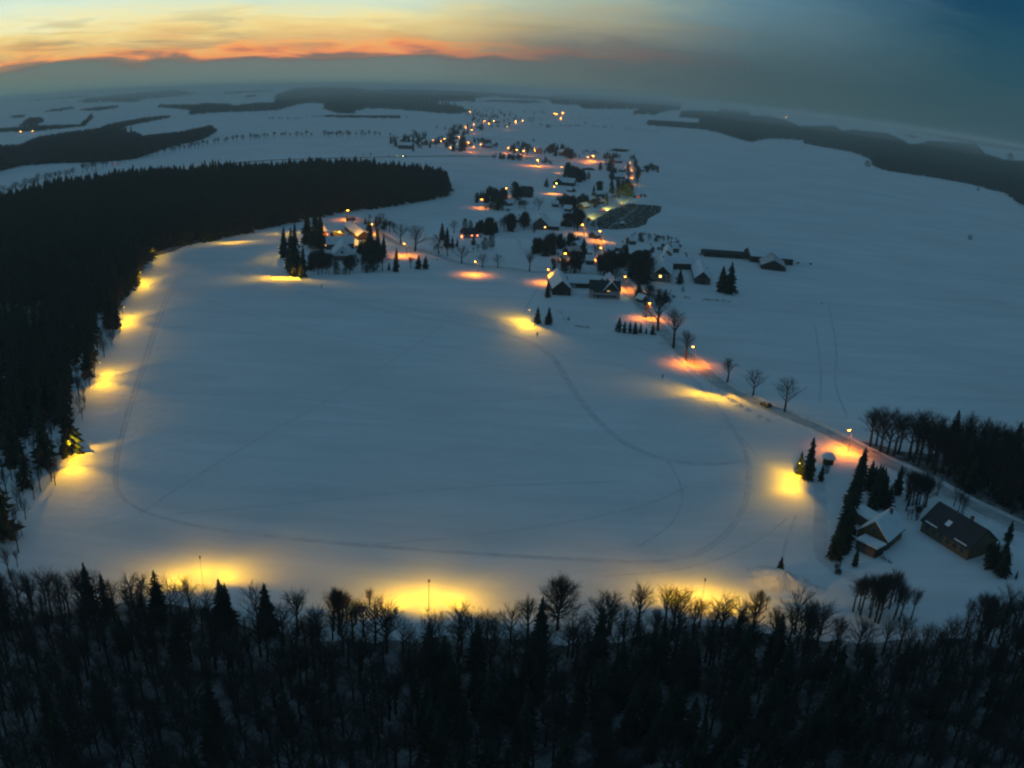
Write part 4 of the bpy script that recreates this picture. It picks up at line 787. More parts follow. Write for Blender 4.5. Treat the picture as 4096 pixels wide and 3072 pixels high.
house(g('F', 1478, 220), g('F', 1482, 165), 6.5, 6.5, 2.6, 'tall narrow orange-walled house behind the cowshed', 'house', wall='orange', wins=[('w', 0, 3.5, 1, 1.3, 'glass'), ('n', 0, 3.5, 1, 1.3, 'glass')])
house(g('F', 1510, 125), g('F', 1560, 125), 8, 3.6, 3.0, 'small snow-roofed house behind the orange-walled one', 'house', wall='stone', gable='darkwood', chimneys=[(-2, .4)], wins=[('s', 0, 1.2, 1, 1.2, 'glass')])
# far right farm sheds
house(g('C', 1350, 1040), g('C', 1770, 1068), 13, 3.0, 1.5, 'very long low dark shed left of the big barn', 'shed', wall='darkwood', roof='darkroof', wins=wrow('s', 9, -35, 35, 1.2, 1.6, .7))
house(g('C', 1745, 1075), g('C', 2110, 1105), 26, 5.0, 4.6, 'big barn with wide snow roof on the open field', 'barn', wall='darkwood', wins=wrow('s', 7, -24, 24, 2.0, 2.0, 1.0))
house(g('C', 1975, 1175), g('C', 1945, 1085), 19, 3.2, 4.4, 'dark-gabled shed standing in front of the big barn', 'shed', wall='darkwood', roof='packed', door=('w', 0, 4.0, 3.0))
# courtyard farm
house(g('D', 745, 600), g('D', 1010, 590), 11, 4.2, 4.2, 'long snow-roofed main building of the courtyard farm with dormer', 'farmhouse', wall='stone', chimneys=[(-7, .4), (5, .5)], wins=wrow('s', 6, -14, 14, 1.2) + [('n', -6, 1.5, 1.2, 1.4, 'lit'), ('w', 0, 1.4, 1.0, 1.3, 'lit')])
A_, B_ = g('D', 905, 720), g('D', 900, 640)
house(A_, B_, 13, 3.4, 6.4, 'steep snow-covered gable house in front of the courtyard farm', 'house', wall='stone', gable='snow_roof', wins=[('w', 0, 5.2, 1.0, 1.4, 'glass'), ('w', -2.4, 1.2, 1, 1.3, 'glass'), ('w', 2.4, 1.2, 1, 1.3, 'glass')])
house(g('D', 1120, 515), g('D', 985, 410), 10, 3.6, 3.4, 'long barn with pinkish snow roof on the far side of the courtyard', 'barn', wall='darkwood', chimneys=[(3, 0)], wins=wrow('n', 5, -12, 12, 1.3, 1, 1))
house(g('D', 810, 510), g('D', 905, 500), 6, 3.6, 2.2, 'dark-roofed shed at the edge of the floodlit yard', 'shed', wall='darkwood', roof='darkroof')
house(g('D', 665, 490), g('D', 725, 480), 9, 4.4, 3.4, 'house with red-lit wall half hidden by the tall spruces', 'house', wall='orange', chimneys=[(1, .5)], wins=[('s', 2, 1.3, 1.2, 1.3, 'litred'), ('e', 0, 1.4, 1.2, 1.3, 'lit')])  # orange wall colour stands in for the red light on this house
house(g('D', 960, 330), g('D', 1020, 322), 4, 1.4, 1.0, 'low dark shelter under the high lamp', 'shed', wall='darkwood', roof='darkroof')
# middle village
A_, B_ = g('E', 410, 690), g('E', 560, 685)
house(A_, B_, 9, 3.4, 3.8, 'dark-roofed house with three small red windows lit behind the conifers', 'house', wall='plaster', roof='darkroof', gable='darkwood', chimneys=[(2, .6)], wins=[('s', -6, .6, 1.1, 2.0, 'litred'), ('s', 0.5, 1.6, .9, .9, 'litred'), ('s', 4.0, 1.4, .9, 1.1, 'litred'), ('s', -3, 1.2, 1, 1.2, 'glass')], door=('s', 6.2, 1.0, 2.0))
A_, B_ = g('E', 1272, 605), g('E', 1292, 535)
house(A_, B_, 12.5, 5.2, 5.6, 'tall pale house with steep snow gable and one lit window at its corner', 'house', wall='stone', chimneys=[(2, 1)], wins=[('w', -4.2, 2.0, .8, 1.0, 'lit'), ('w', 0, 5.2, 1, 1.3, 'glass'), ('w', 2.5, 2.0, 1, 1.3, 'glass')])
house(g('E', 1352, 598), g('E', 1482, 606), 9, 3.6, 2.6, 'black shed with snowy roof joined to the tall pale house', 'shed', wall='darkwood', wins=[('s', -2, 1, 1, 1, 'glass')])
house(g('E', 1560, 570), g('E', 1570, 520), 10, 3.2, 4.0, 'dark gabled barn behind bare trees beside the black shed', 'barn', wall='darkwood', roof='packed', door=('w', 0, 2.8, 2.6))
house(g('E', 1060, 235), g('E', 1180, 245), 13, 6.0, 5.5, 'dark barn-like house with one bright yellow-green window', 'house', wall='darkwood', roof='darkroof', wins=[('s', -8, 6.0, 1.5, 2.4, 'lityel'), ('s', 3, 2, 1.2, 1.4, 'glass')])
house(g('E', 1475, 105), g('E', 1655, 120), 13, 4.4, 5.0, 'long farmhouse with pale snow roof beside the lone bright lamp', 'farmhouse', wall='darkwood', chimneys=[(-6, .6)], wins=wrow('s', 5, -12, 12, 1.6))
house(g('E', 1470, 112), g('E', 1465, 70), 11, 4.0, 4.6, 'gabled end house of the farm behind the lone bright lamp', 'house', wall='darkwood', roof='packed', wins=[('w', 2, 1.5, 1.2, 1.4, 'lityel')])
house(g('E', 1560, 890), g('E', 1690, 878), 8, 3.0, 3.2, 'low dark house among bare trees with a lit window at its left end', 'house', wall='brick', roof='packed', gable='darkwood', chimneys=[(2, .4)], wins=[('s', 2, 1.1, 1, 1.1, 'glass')])
house(g('E', 1650, 810), g('E', 1730, 795), 7, 2.6, 2.6, 'small house with bright snow roof in front of the pointed spruce', 'house', wall='stone', wins=[('s', 0, 1, 1, 1, 'glass')])
house(g('E', 1690, 760), g('E', 1720, 750), 6, 3.0, 2.8, 'tiny snow-roofed outbuilding above the small house', 'shed', wall='stone')
house(g('C', 555, 225), g('C', 610, 222), 14, 4, 4, 'snow-roofed house between the trees of the upper village street', 'house', wall='stone', wins=[('s', 0, 1.5, 1.2, 1.4, 'glass')])
house(g('C', 555, 362), g('C', 650, 366), 11, 3.6, 3.6, 'house with long snow roof left of the lowest street lamp', 'house', wall='stone', wins=[('s', 0, 1.5, 1.2, 1.4, 'glass')])
house(g('C', 385, 590), g('C', 450, 580), 9, 3.4, 3.4, 'snow-roofed house at the left end of the lit verge', 'house', wall='stone', wins=[('s', 0, 1.5, 1.2, 1.4, 'glass')])
house(g('C', 400, 520), g('C', 470, 522), 10, 3.4, 3.0, 'pale-roofed house in the open garden above the lit verge', 'house', wall='stone')
house(g('C', 750, 1062), g('C', 800, 1052), 7, 2.4, 2.4, 'little snow-roofed shed in the dark belt', 'shed', wall='stone')
house(g('C', 640, 780), g('C', 642, 765), 3, 1.6, .8, 'tiny hut at the corner of the plantation', 'hut', wall='darkwood')
bpy.data.objects.remove(COL.objects[-1]) if False else None
# lower right houses
A_, B_ = g('H', 890, 1165), g('H', 1010, 1070)
house(A_, B_, 7.6, 2.6, 3.4, k=1, label='house with snow roof and ochre gable wall behind the spruce screen', cat='house', wall='ochre', chimneys=[(2.5, -.6)], wins=[('w', -1.8, .9, 1.0, 1.2, 'glass'), ('w', 1.8, .9, 1.0, 1.2, 'glass'), ('s', 0, .9, 1.4, 1.2, 'glass'), ('w', 0, 3.2, .9, 1.0, 'glass')], door=('s', -3, 1.0, 2.0))
def flat(A, B, wd, h, label, cat='garage'):
    A = Vector(A); B = Vector(B); c = (A + B) / 2; L_ = (B - A).length; e = empty(cat, (c.x, c.y, 0), math.atan2(B.y - A.y, B.x - A.x)); tag(e, label, cat)
    m = MB(); m.box(-L_ / 2, L_ / 2, -wd / 2, wd / 2, -.2, h); m.build('wall', M['darkwood'], e)
    m = MB(); m.box(-L_ / 2 - .3, L_ / 2 + .3, -wd / 2 - .3, wd / 2 + .3, h, h + .12); m.build('roof_edge', M['darkroof'], e)
    m = MB(); m.box(-L_ / 2 - .25, L_ / 2 + .25, -wd / 2 - .25, wd / 2 + .25, h + .123, h + .42); m.build('roof_snow', M['snow_roof'], e)
    m = MB(); m.box(-L_ / 2 + .5, L_ / 2 - .5, -wd / 2 - .06, -wd / 2 - .005, 0, h - .3); m.build('door', M['stone'], e)
flat(g('H', 775, 955), g('H', 900, 1035), 4.2, 2.4, 'flat-roofed garage under snow behind the spruce screen')
flat(g('H', 805, 1175), g('H', 950, 1245), 3.4, 2.2, 'low flat-roofed shed below the ochre house', 'shed')
A_, B_ = g('H', 1360, 1030), g('H', 1700, 1240); xl = (B_ - A_).length / 2
bh = house(A_, B_, 10.5, 2.8, 3.4, k=1, label='large house with long dark roof at the right edge, one pale skylight', cat='house', wall='ochre', roof='darkroof', chimneys=[(2, 1)], wins=wrow('s', 6, -xl + 2, xl - 2, 1.0, 1.3, 1.3))
m = MB(); m.box(-xl * .05 - .7, -xl * .05 + .7, -.8, .8, 0, .12); k_ = m.build('skylight', M['snow_roof'], bh); k_.location = (-1, -3.2, 2.8 + 3.4 * (1 - 3.2 / 5.25) + .42); k_.rotation_euler = (math.atan2(3.4, 5.25), 0, 0)
for s_ in (-1, 1):
    m = MB(); m.box(-2.0, 2.0, -.15, .15, 0, .12); k_ = m.build('snow_patch', M['snow_roof'], bh); k_.location = (s_ * (xl - 3), -5.3, 3.12); k_.rotation_euler = (math.atan2(3.4, 5.25), 0, 0)
# snow-capped round hut
c_ = g('H', 575, 560); e = empty('hut', c_); tag(e, 'small round hut with thick snow cap beside the lit spruce', 'hut')
m = MB().tube([(0, 0, -.2), (0, 0, 1.8)], 1.5, 12); m.build('wall', M['darkwood'], e)
m = MB().tube([(0, 0, 1.78), (0, 0, 2.2), (0, 0, 2.9), (0, 0, 3.2)], [2.0, 1.9, 1.1, .3], 14); m.build('roof', M['snow_roof'], e, True)
# small houses of the far village
FAR = [('B', 240, 475, 370, 480, 'largest pale-roofed building at the left end of the far village', 20, 7), ('B', 1070, 470, 1130, 468, 'wide pinkish snow roof in the middle of the far village', 12, 4), ('B', 1340, 560, 1410, 572, 'snow roof behind the low dark row of the far village', 10, 4), ('B', 1085, 415, 1125, 415, 'pale-roofed house ringed by dark trees', 12, 5),
       ('B', 480, 440, 500, 445, 'pale narrow gable at the left of the far village', 10, 7), ('B', 1595, 520, 1615, 530, 'warm-lit pale gable beside the double lamp', 12, 8), ('B', 1830, 545, 1860, 550, 'pale gable among the trees at the right of the far village', 11, 7), ('B', 1010, 280, 1060, 280, 'snow roof in the farthest village trees', 12, 4),
       ('B', 790, 490, 830, 492, 'small house front with lit windows in the far village', 9, 4), ('B', 560, 425, 600, 428, 'reddish lit house at the left of the far village', 10, 5), ('B', 640, 420, 670, 424, 'pale house beside the reddish lit one', 10, 5), ('B', 905, 445, 945, 450, 'orange-lit house under the paired far lamps', 10, 5),
       ('B', 770, 385, 800, 385, 'snow roof uphill in the middle of the far village', 10, 5), ('B', 1180, 225, 1220, 228, 'snow roof beside a lamp in the farthest village', 12, 5), ('B', 1735, 150, 1765, 152, 'house beside the farthest row of lamps', 11, 5), ('B', 2120, 570, 2150, 572, 'house at the pair of lamps right of the far village', 9, 4)]
FAR2 = [('C', 20, 610, 70, 612, 'snow-roofed cottage at the left of the gardens by the plantation', 8, 3.2), ('C', 130, 650, 190, 655, 'snow-roofed cottage in front of the gardens left of the lit verge', 8, 3.2), ('C', 270, 630, 320, 622, 'snowy cottage roof close to the lit verge', 8, 3), ('C', 610, 300, 660, 305, 'snow roof between the two upper streets of trees', 9, 3.2), ('C', 800, 300, 830, 303, 'small roof at the field end of the upper street', 7, 3),
        ('S', 470, 800, 530, 795, 'low snow roof inside the dark garden grove', 8, 3), ('S', 700, 860, 760, 855, 'small snowy roof at the foot of the dark garden grove', 8, 3), ('S', 1500, 680, 1560, 690, 'snowy garage right of the lamp-lit farm', 7, 2.6), ('E', 1000, 520, 1050, 525, 'snow roof half hidden in the grove left of the steep gabled house', 8, 3), ('E', 1850, 700, 1900, 690, 'small snow roof beside the lamp at the plantation corner', 7, 3),
        ('C', 600, 1000, 650, 1010, 'snow-roofed house in the village strip behind the orange glow', 8, 3.4), ('C', 690, 940, 740, 940, 'snow roof beside the pointed conifer', 8, 3.2), ('C', 850, 1010, 900, 1020, 'snow-covered outbuilding behind the long farm roof', 7, 2.8), ('F', 1230, 560, 1280, 575, 'small snow-roofed shed by the road below the farms', 5, 2.2), ('F', 760, 230, 830, 235, 'snow roof behind the bare trees by the side road', 8, 3.2), ('D', 620, 700, 690, 705, 'low snow roof in the garden of the courtyard farm', 7, 2.4)]
for reg, x0, y0, x1, y1, lb, wd, hw in FAR2:
    a, b = g(reg, x0, y0), g(reg, x1, y1); L2 = (b - a).length / 2; house(a, b, wd, hw, hw * .9, lb, 'house', wall='stone', wins=[('s', -L2 * .4, 1.0, 1, 1.1, 'glass'), ('s', L2 * .4, 1.0, 1, 1.1, 'glass')], chimneys=[(L2 * .3, .4)], name='cottage')
for reg, x0, y0, x1, y1, lb, wd, hw in FAR:
    a, b = g(reg, x0, y0), g(reg, x1, y1); house(a, b, wd, hw, hw * .7, lb, 'house', 'snow-roofed houses of the far village', wall='stone' if 'lit' not in lb else 'plaster', name='village_house')  # lit houses get paler walls, lamplight put into the wall colour

# ------------------------------------------------------------ fences and hedges
def hedge(reg, pts, h, w_, label, cat='hedge', m='frost'):
    P = [g(reg, *q) for q in pts]; V = []; T_ = []; r_ = random.Random(len(pts))
    for p in resample(P, .35):
        for _ in range(5):
            c = p + Vector((r_.uniform(-w_, w_), r_.uniform(-w_, w_), r_.uniform(0, h))); b = len(V)
            for _ in range(3): V.append((c.x + r_.uniform(-.3, .3), c.y + r_.uniform(-.3, .3), max(0, c.z + r_.uniform(-.3, .3))))
            T_.append((b, b + 1, b + 2))
    tag(ob(cat, mesh_np(cat, V, T_, M[m])), label, cat)
hedge('F', [(1630, 535), (1680, 545)], .9, .5, 'short dark piece of hedge in the farm garden')
hedge('F', [(1790, 555), (1900, 560), (1990, 572), (2040, 575)], .9, .5, 'dark hedge along the field side of the farm')
hedge('F', [(665, 790), (720, 795), (795, 803)], .7, .25, 'thin low hedge right of the spruce pair')
hedge('H', [(250, 1385), (350, 1420), (470, 1495)], .9, .4, 'low dark hedge running off the mound at the field corner')
hedge('H', [(850, 1215), (960, 1250), (1040, 1300)], .8, .35, 'dark hedge in front of the ochre house')
hedge('E', [(1200, 600), (1215, 615), (1195, 640)], 1.2, .8, 'dark shrubs at the corner of the tall pale house')
# snow mound at the field corner
def mound(reg, x, y, rx, ry, h, rz=0):
    c = g(reg, x, y); V = []; F_ = []; r_ = random.Random(int(x)); n, k = 28, 9
    for i in range(k + 1):
        f = i / k
        for j in range(n):
            a = 6.283 * j / n; w_ = 1 + .14 * math.sin(3 * a + x) + .08 * math.sin(7 * a)
            xx, yy = math.cos(a) * rx * f * w_, math.sin(a) * ry * f * w_
            V.append((c.x + xx * math.cos(rz) - yy * math.sin(rz), c.y + xx * math.sin(rz) + yy * math.cos(rz), h * (math.cos(f * math.pi) * .5 + .5) * (1 + r_.uniform(-.12, .12)) - .03))
            if i: a0 = (i - 1) * n; F_.append((a0 + j, a0 + (j + 1) % n, a0 + n + (j + 1) % n, a0 + n + j))
    tag(ob('snow_mound', mesh_from('snow_mound', V, F_, M['bank'], True)), kind='structure')
mound('H', 240, 1430, 9, 5, 2.2, -.5)
for x, y in [(890, 985), (945, 1010), (1010, 1050), (1075, 1085), (1190, 1150), (1250, 1175)]: mound('G', x, y, 2.2, 1.3, .9, -.6)
for x, y in [(1290, 730), (1340, 755), (1420, 940), (560, 720), (520, 660)]: mound('F', x, y, 2.5, 2, .8)

# ------------------------------------------------------------ lamps
SOD = (1.0, .225, 0.0); YEL = (1.0, .50, .004)
def lit_post(base, h, arm, name, label, group, cat='street lamp', bulb='sodium', power=1500, color=SOD, spot=None, target=None, thin=1.0, rad_=.25, fan=(0,)):
    e = empty(name, base, math.atan2(arm.y, arm.x)); tag(e, label, cat, group); al = arm.length
    m = MB().tube([(0, 0, -.2), (0, 0, h * .5), (0, 0, h)], [.11 * thin, .08 * thin, .06 * thin], 6); m.build('pole', M['metal'], e)
    m = MB().tube([(0, 0, h - .05), (al * .6, 0, h + .18), (al, 0, h + .15)], .045, 5); m.build('arm', M['metal'], e)
    m = MB().box(al - .1, al + .7, -.17, .17, h + .12, h + .27); hd = m.build('lamp_head', M['metal'], e)
    m = MB().tube([(al + .3, 0, h + .115), (al + .3, 0, h - .02)], [(.42 if bulb == 'sodium' else .26) * thin, (.3 if bulb == 'sodium' else .16) * thin], 8); m.build('bulb', M[bulb], hd)
    ld = bpy.data.lights.new('lamp_light', 'SPOT' if spot else 'POINT'); ld.energy = power; ld.color = color; ld.shadow_soft_size = rad_
    if spot: ld.spot_size = math.radians(spot); ld.spot_blend = 1.0
    for fa in fan:
        lo_ = bpy.data.objects.new('lamp_light', ld); COL.objects.link(lo_); lo_.parent = e; lo_.location = (al + .3, 0, h - .3)
        if spot:
            tv = (target - (base + Vector((0, 0, h)))) if target is not None else Vector((0, 0, -1)); tv = Vector((tv.x * 1.15, tv.y * 1.15, tv.z)) if fa else Vector((tv.x * .62, tv.y * .62, tv.z))
            d = Matrix.Rotation(math.radians(fa), 3, 'Z') @ tv
            lo_.rotation_euler = (Matrix.Rotation(-e.rotation_euler.z, 3, 'Z') @ d.normalized().to_track_quat('-Z', 'Y').to_matrix()).to_euler()
    return e
HL = 6.5
for reg, x, y, lb, k in NEAR_L:
    hd = g(reg, x, y, HL); base = Vector((hd.x, hd.y, hgt(hd.x, hd.y))); dist = hd.length
    arm = Vector((-.8, -.5, 0)).normalized() * 1.1
    lit_post(base - arm, HL, arm, 'street_lamp', lb, 'orange street lamps of the village', power=9000 * k, rad_=.2, spot=150, thin=1.0 if dist < 500 else 1.6, bulb='sodium')
LBL = {5: 'brightest far lamp, alone below the row of far lamps', 6: 'brighter lamp of the pair right of the far village', 7: 'smaller lamp of the pair right of the far village', 0: 'leftmost lamp of the row of far lamps', 1: 'second lamp of the row of far lamps', 2: 'third lamp of the row of far lamps', 3: 'upper one of the double lamp in the far village', 4: 'lower one of the double lamp in the far village',
       24: 'greenish-white far lamp below the farthest village', 20: 'bright lamp left of the last one on the hill', 21: 'last bright lamp at the right end on the hill', 22: 'faint lamp left of the two on the hill', 23: 'single lamp below the two on the hill', 17: 'lamp at the lower edge of the farthest village trees', 18: 'bright lamp at the right of the farthest village', 19: 'fainter lamp right of the bright one at the farthest village',
       31: 'faint orange lamp on the far right ridge', 32: 'faint lamps left of the orange one on the far ridge', 33: 'upper faint lamp on the far right ridge', 34: 'leftmost faint lamp on the far right ridge', 35: 'faint reddish lamp in the hazy left valley', 36: 'right one of two reddish lamps in the hazy left valley', 29: 'yellow lamp in the middle of the far village', 8: 'orange lamp at the entry of the far village', 9: 'upper lamp at the entry of the far village', 10: 'small lamp right of the entry of the far village'}
m_ = MB().tube([(0, 0, -.3), (0, 0, .35)], [.45, .35], 6); me_fb = {k: mesh_from('bulb', m_.V, m_.F, M[k]) for k in ('sodfar', 'lityel')}
m_ = MB().tube([(0, 0, -1), (0, 0, 6.6)], .12, 5); me_fp = mesh_from('pole', m_.V, m_.F, M['metal'])
for i, (reg, x, y) in enumerate(FAR_L):
    hd = g(reg, x, y, 7.0); gz = hgt(hd.x, hd.y); e = empty('street_lamp', (hd.x, hd.y, gz)); d = hd.length; q = d / 1200
    if d > 9000: e.location = Vector(e.location)
    tag(e, LBL.get(i, 'small orange street lamp among the trees of the far village'), 'street lamp', 'street lamps of the far village' if i not in LBL else 'distant lamps')
    ob('pole', me_fp, e); bb = ob('bulb', me_fb['lityel' if i in (24, 29) else 'sodfar'], e); bb.location = (0, 0, 7.0); s_ = (1.25 if i in (5, 6, 20, 21, 18) else .8) * max(.8, q * .7); bb.scale = (s_, s_, s_)
    if i in (0, 1, 2, 3, 5, 6, 7, 8, 17, 18, 20, 21, 23, 24, 9, 12):
        ld = bpy.data.lights.new('lamp_light', 'POINT'); ld.energy = 11000 * (1.6 if i in (5, 6) else .5); ld.color = SOD; ld.shadow_soft_size = .5; lo_ = bpy.data.objects.new('lamp_light', ld); COL.objects.link(lo_); lo_.parent = e; lo_.location = (0, -1, 6.0)
# yellow floodlights round the ski track: (head px, target px, power)
FL = [('I', 372, 1195, 470, 1330, 'yellow floodlight nearest the camera on the left edge of the field, lighting twigs', 1.0), ('I', 548, 762, 650, 840, 'second yellow floodlight from the camera on the left edge', 1.0), ('I', 680, 455, 750, 530, 'third yellow floodlight on the left edge, twigs glowing above it', 1.1), ('I', 772, 262, 835, 325, 'fourth yellow floodlight on the left edge', 1.1), ('I', 836, 132, 895, 180, 'yellow floodlight at the bend where the wood edge turns', 1.1),
      ('P', 930, 930, 985, 962, 'yellow floodlight along the front of the dense wood', .9), ('P', 1150, 895, 1175, 915, 'yellow floodlight left of the courtyard farm spruces', .7), ('D', 337, 770, 330, 900, 'yellow floodlight at the foot of the tallest spruce', 1.5), ('D', 292, 590, 200, 680, 'yellow floodlight hidden behind the tall spruce pair', .9),
      ('F', 267, 640, 180, 760, 'yellow floodlight left of the spruce pair on the field edge', 1.6), ('G', 770, 800, 680, 850, 'yellow floodlight at the ploughed bank beside the road', 1.0), ('H', 375, 560, 250, 680, 'yellow floodlight in front of the spruce by the snow-capped hut', 1.1),
      ('P', 800, 2235, 800, 2180, 'yellow floodlight at the left of the foreground wood edge', 1.0), ('P', 1716, 2330, 1716, 2290, 'bare pole of the middle floodlight before the foreground wood', 1.2), ('P', 2820, 2325, 2820, 2290, 'yellow floodlight at the right of the foreground wood edge', 1.1)]
FH = 5.5; LAMPB = []
edge_d = (at(500, 1250) - at(190, 2000)).normalized(); inward = Vector((edge_d.y, -edge_d.x, 0))
ldc = bpy.data.lights.new('flood_light', 'SPOT'); ldc.energy = 1700; ldc.spot_size = math.radians(132); lds = bpy.data.lights.new('flood_light', 'SPOT'); lds.energy = 6200; lds.spot_size = math.radians(88)
for l_ in (ldc, lds): l_.color = YEL; l_.spot_blend = 1.0; l_.shadow_soft_size = .3
for reg, x, y, tx, ty, lb, k in FL:
    hd = g(reg, x, y, FH); base = Vector((hd.x, hd.y, 0)); tg = g(reg, tx, ty); arm = (tg - base); arm.z = 0
    arm = inward.copy() if reg == 'I' else Vector((.35, -1, 0)).normalized() if reg == 'P' and y < 1000 else Vector((-.95, -.3, 0)).normalized() if reg == 'F' else Vector((-.55, -1, 0)).normalized() if reg == 'G' else Vector((-.95, .28, 0)).normalized() if reg == 'H' else Vector((.1, -1, 0)).normalized() if reg == 'D' and y > 700 else Vector((-1, 0, 0)) if reg == 'D' else arm.normalized()
    e = lit_post(base - arm * .6, FH, arm * .6, 'floodlight', lb, 'yellow floodlights round the ski track', 'floodlight', bulb='flood' if y < 1250 or reg != 'P' else 'metal', power=0, fan=(), thin=.9 if x == 1716 else .4)
    far_ = 15 if reg == 'I' else 12 if reg in 'PG' else 10
    LAMPB.append(base.copy())
    beams = [(0, 1.5, ldc, 1.3), (-76, 13, lds, 1.5), (76, 13, lds, 1.5), (0, 10, lds, .9)] if reg == 'P' and y > 1500 else [(0, 2.6, ldc, 2.0), (-84, far_, lds, 2.1 if reg == 'I' else 1.2), (84, far_, lds, 2.1 if reg == 'I' else 1.2)]
    for fa, dist_, data, kk in beams:
        v = Matrix.Rotation(math.radians(fa), 3, 'Z') @ Vector((dist_, 0, 0)); d = Vector((v.x + (1.5 if fa else 0), v.y, -FH))
        dt = data.copy(); dt.energy = data.energy * k * kk * (1.3 if reg == 'D' else 1); lo_ = bpy.data.objects.new('flood_light', dt); COL.objects.link(lo_); lo_.parent = e; lo_.location = (.95, 0, FH - .3); lo_.rotation_euler = d.to_track_quat('-Z', 'Y').to_euler()
# extra beam heads: the ski-track lights throw sideways along the track as well
# yard light of the courtyard farm
hd = g('D', 900, 437, 6.0); lit_post(Vector((hd.x, hd.y, 0)), 6, Vector((-.9, .2, 0)), 'yard_lamp', 'bright yellow lamp over the floodlit courtyard', None, 'yard lamp', bulb='sodium', power=24000, color=(1, .42, .04), rad_=.3)
hd = g('D', 700, 520, 3.0); lit_post(Vector((hd.x, hd.y, 0)), 3, Vector((.3, -.4, 0)), 'wall_lamp', 'small lamp glowing at the edge of the yard by the spruces', None, 'lamp', bulb='sodium', power=500, color=(1, .4, .05))
hd = g('E', 1560, 867, 3.2); lit_post(Vector((hd.x, hd.y, 0)), 3.2, Vector((-.3, -.4, 0)), 'garden_lamp', 'small orange lamp at the left of the low dark house', None, 'lamp', bulb='sodium', power=160, thin=1.6)

# ------------------------------------------------------------ cars
def car(c, rz, label, cat='car', headl=False, taill=False, beam=0):
    e = empty('car', c, rz); tag(e, label, cat)
    prof = [(-2.1, .35), (2.1, .35), (2.15, .75), (1.2, .95), (.55, 1.42), (-1.3, 1.45), (-1.95, 1.0), (-2.15, .9)]
    V = []; n = len(prof)
    for yy, sh in ((-.86, 1), (.86, 1)):
        V += [(x, yy * (.80 if z > 1.1 else 1), z) for x, z in prof]
    F_ = [(i, (i + 1) % n, n + (i + 1) % n, n + i) for i in range(n)] + [tuple(range(n - 1, -1, -1)), tuple(range(n, 2 * n))]
    bd = ob('body', mesh_from('car_body', V, F_, M['carpaint']), e); md = bd.modifiers.new('b', 'BEVEL'); md.width = .07; md.segments = 2
    MB().box(-1.05, .35, -.80, -.775, 1.02, 1.36).build('side_window', M['glass'], e); MB().box(-1.05, .35, .775, .80, 1.02, 1.36).build('side_window', M['glass'], e)
    mm = MB(); mm.V = [(1.18, -.7, 1.0), (1.18, .7, 1.0), (.60, .62, 1.42), (.60, -.62, 1.42)]; mm.V = [(a + .03, b, c_ + .03) for a, b, c_ in mm.V]; mm.F = [(0, 1, 2, 3)]; mm.build('windscreen', M['glass'], e)
    for x in (-1.3, 1.3):
        for y in (-.82, .82): w_ = MB().tube([(x, y - .11, .33), (x, y + .11, .33)], .33, 12).build('wheel', M['tyre'], e); MB().tube([(x, y - .12, .33), (x, y + .12, .33)], .18, 8).build('rim', M['metal'], w_)
    for y in (-.6, .6):
        MB().box(2.13, 2.2, y - .16, y + .16, .62, .78).build('headlight', M['head' if headl else 'frame'], e)
        MB().box(-2.2, -2.13, y - .14, y + .14, .72, .9).build('tail_light', M['tail' if taill else 'brick'], e)
    MB().box(-1.2, .45, -.58, .58, 1.455, 1.53).build('roof_snow', M['snow_roof'], e)
    if beam:
        for y in (-.6, .6):
            ld = bpy.data.lights.new('beam', 'SPOT'); ld.energy = beam; ld.color = (.95, .85, .14); ld.spot_size = math.radians(42); ld.spot_blend = .8; ld.shadow_soft_size = .1
            lo_ = bpy.data.objects.new('beam', ld); COL.objects.link(lo_); lo_.parent = e; lo_.location = (2.3, y, .75); lo_.rotation_euler = Vector((1, 0, -.05)).to_track_quat('-Z', 'Y').to_euler()
    return e
a, b = g('G', 1215, 1035), g('G', 1275, 1068); car((a + b) / 2, math.atan2(a.y - b.y, a.x - b.x), 'dark car parked on the snowy verge beside the largest roadside tree')
a, b = g('C', 345, 728), g('C', 450, 657); car(a, math.atan2(b.y - a.y, b.x - a.x), 'car with headlamps on, throwing light along the verge of the plantation', headl=True, taill=True, beam=70000)
a, b = g('C', 470, 650), g('C', 620, 600); car(a, math.atan2(b.y - a.y, b.x - a.x), 'car ahead, lighting the upper stretch of the village road', headl=True, taill=True, beam=70000)
a, b = g('C', 640, 592), g('C', 715, 500); car(a, math.atan2(b.y - a.y, b.x - a.x), 'car highest on the lit road beside the plantation', headl=True, taill=True, beam=70000)
a, b = g('R', 20, 786), g('R', 250, 765); car(a, math.atan2(a.y - b.y, a.x - b.x), 'distant car with yellow headlamps behind the dense wood', headl=True, beam=70000)
a, b = g('R', 1595, 724), g('R', 1300, 726); car(a, math.atan2(b.y - a.y, b.x - a.x), 'distant car glowing orange on the country road', headl=True, taill=True, beam=30000)
a, b = g('M', 740, 1040), g('M', 850, 1015); car(a, math.atan2(b.y - a.y, b.x - a.x), 'distant car showing a red tail light beside the left wood', taill=True)
a = g('C', 775, 530); car(a, 2.0, 'car with red tail light below the upper village street', taill=True)

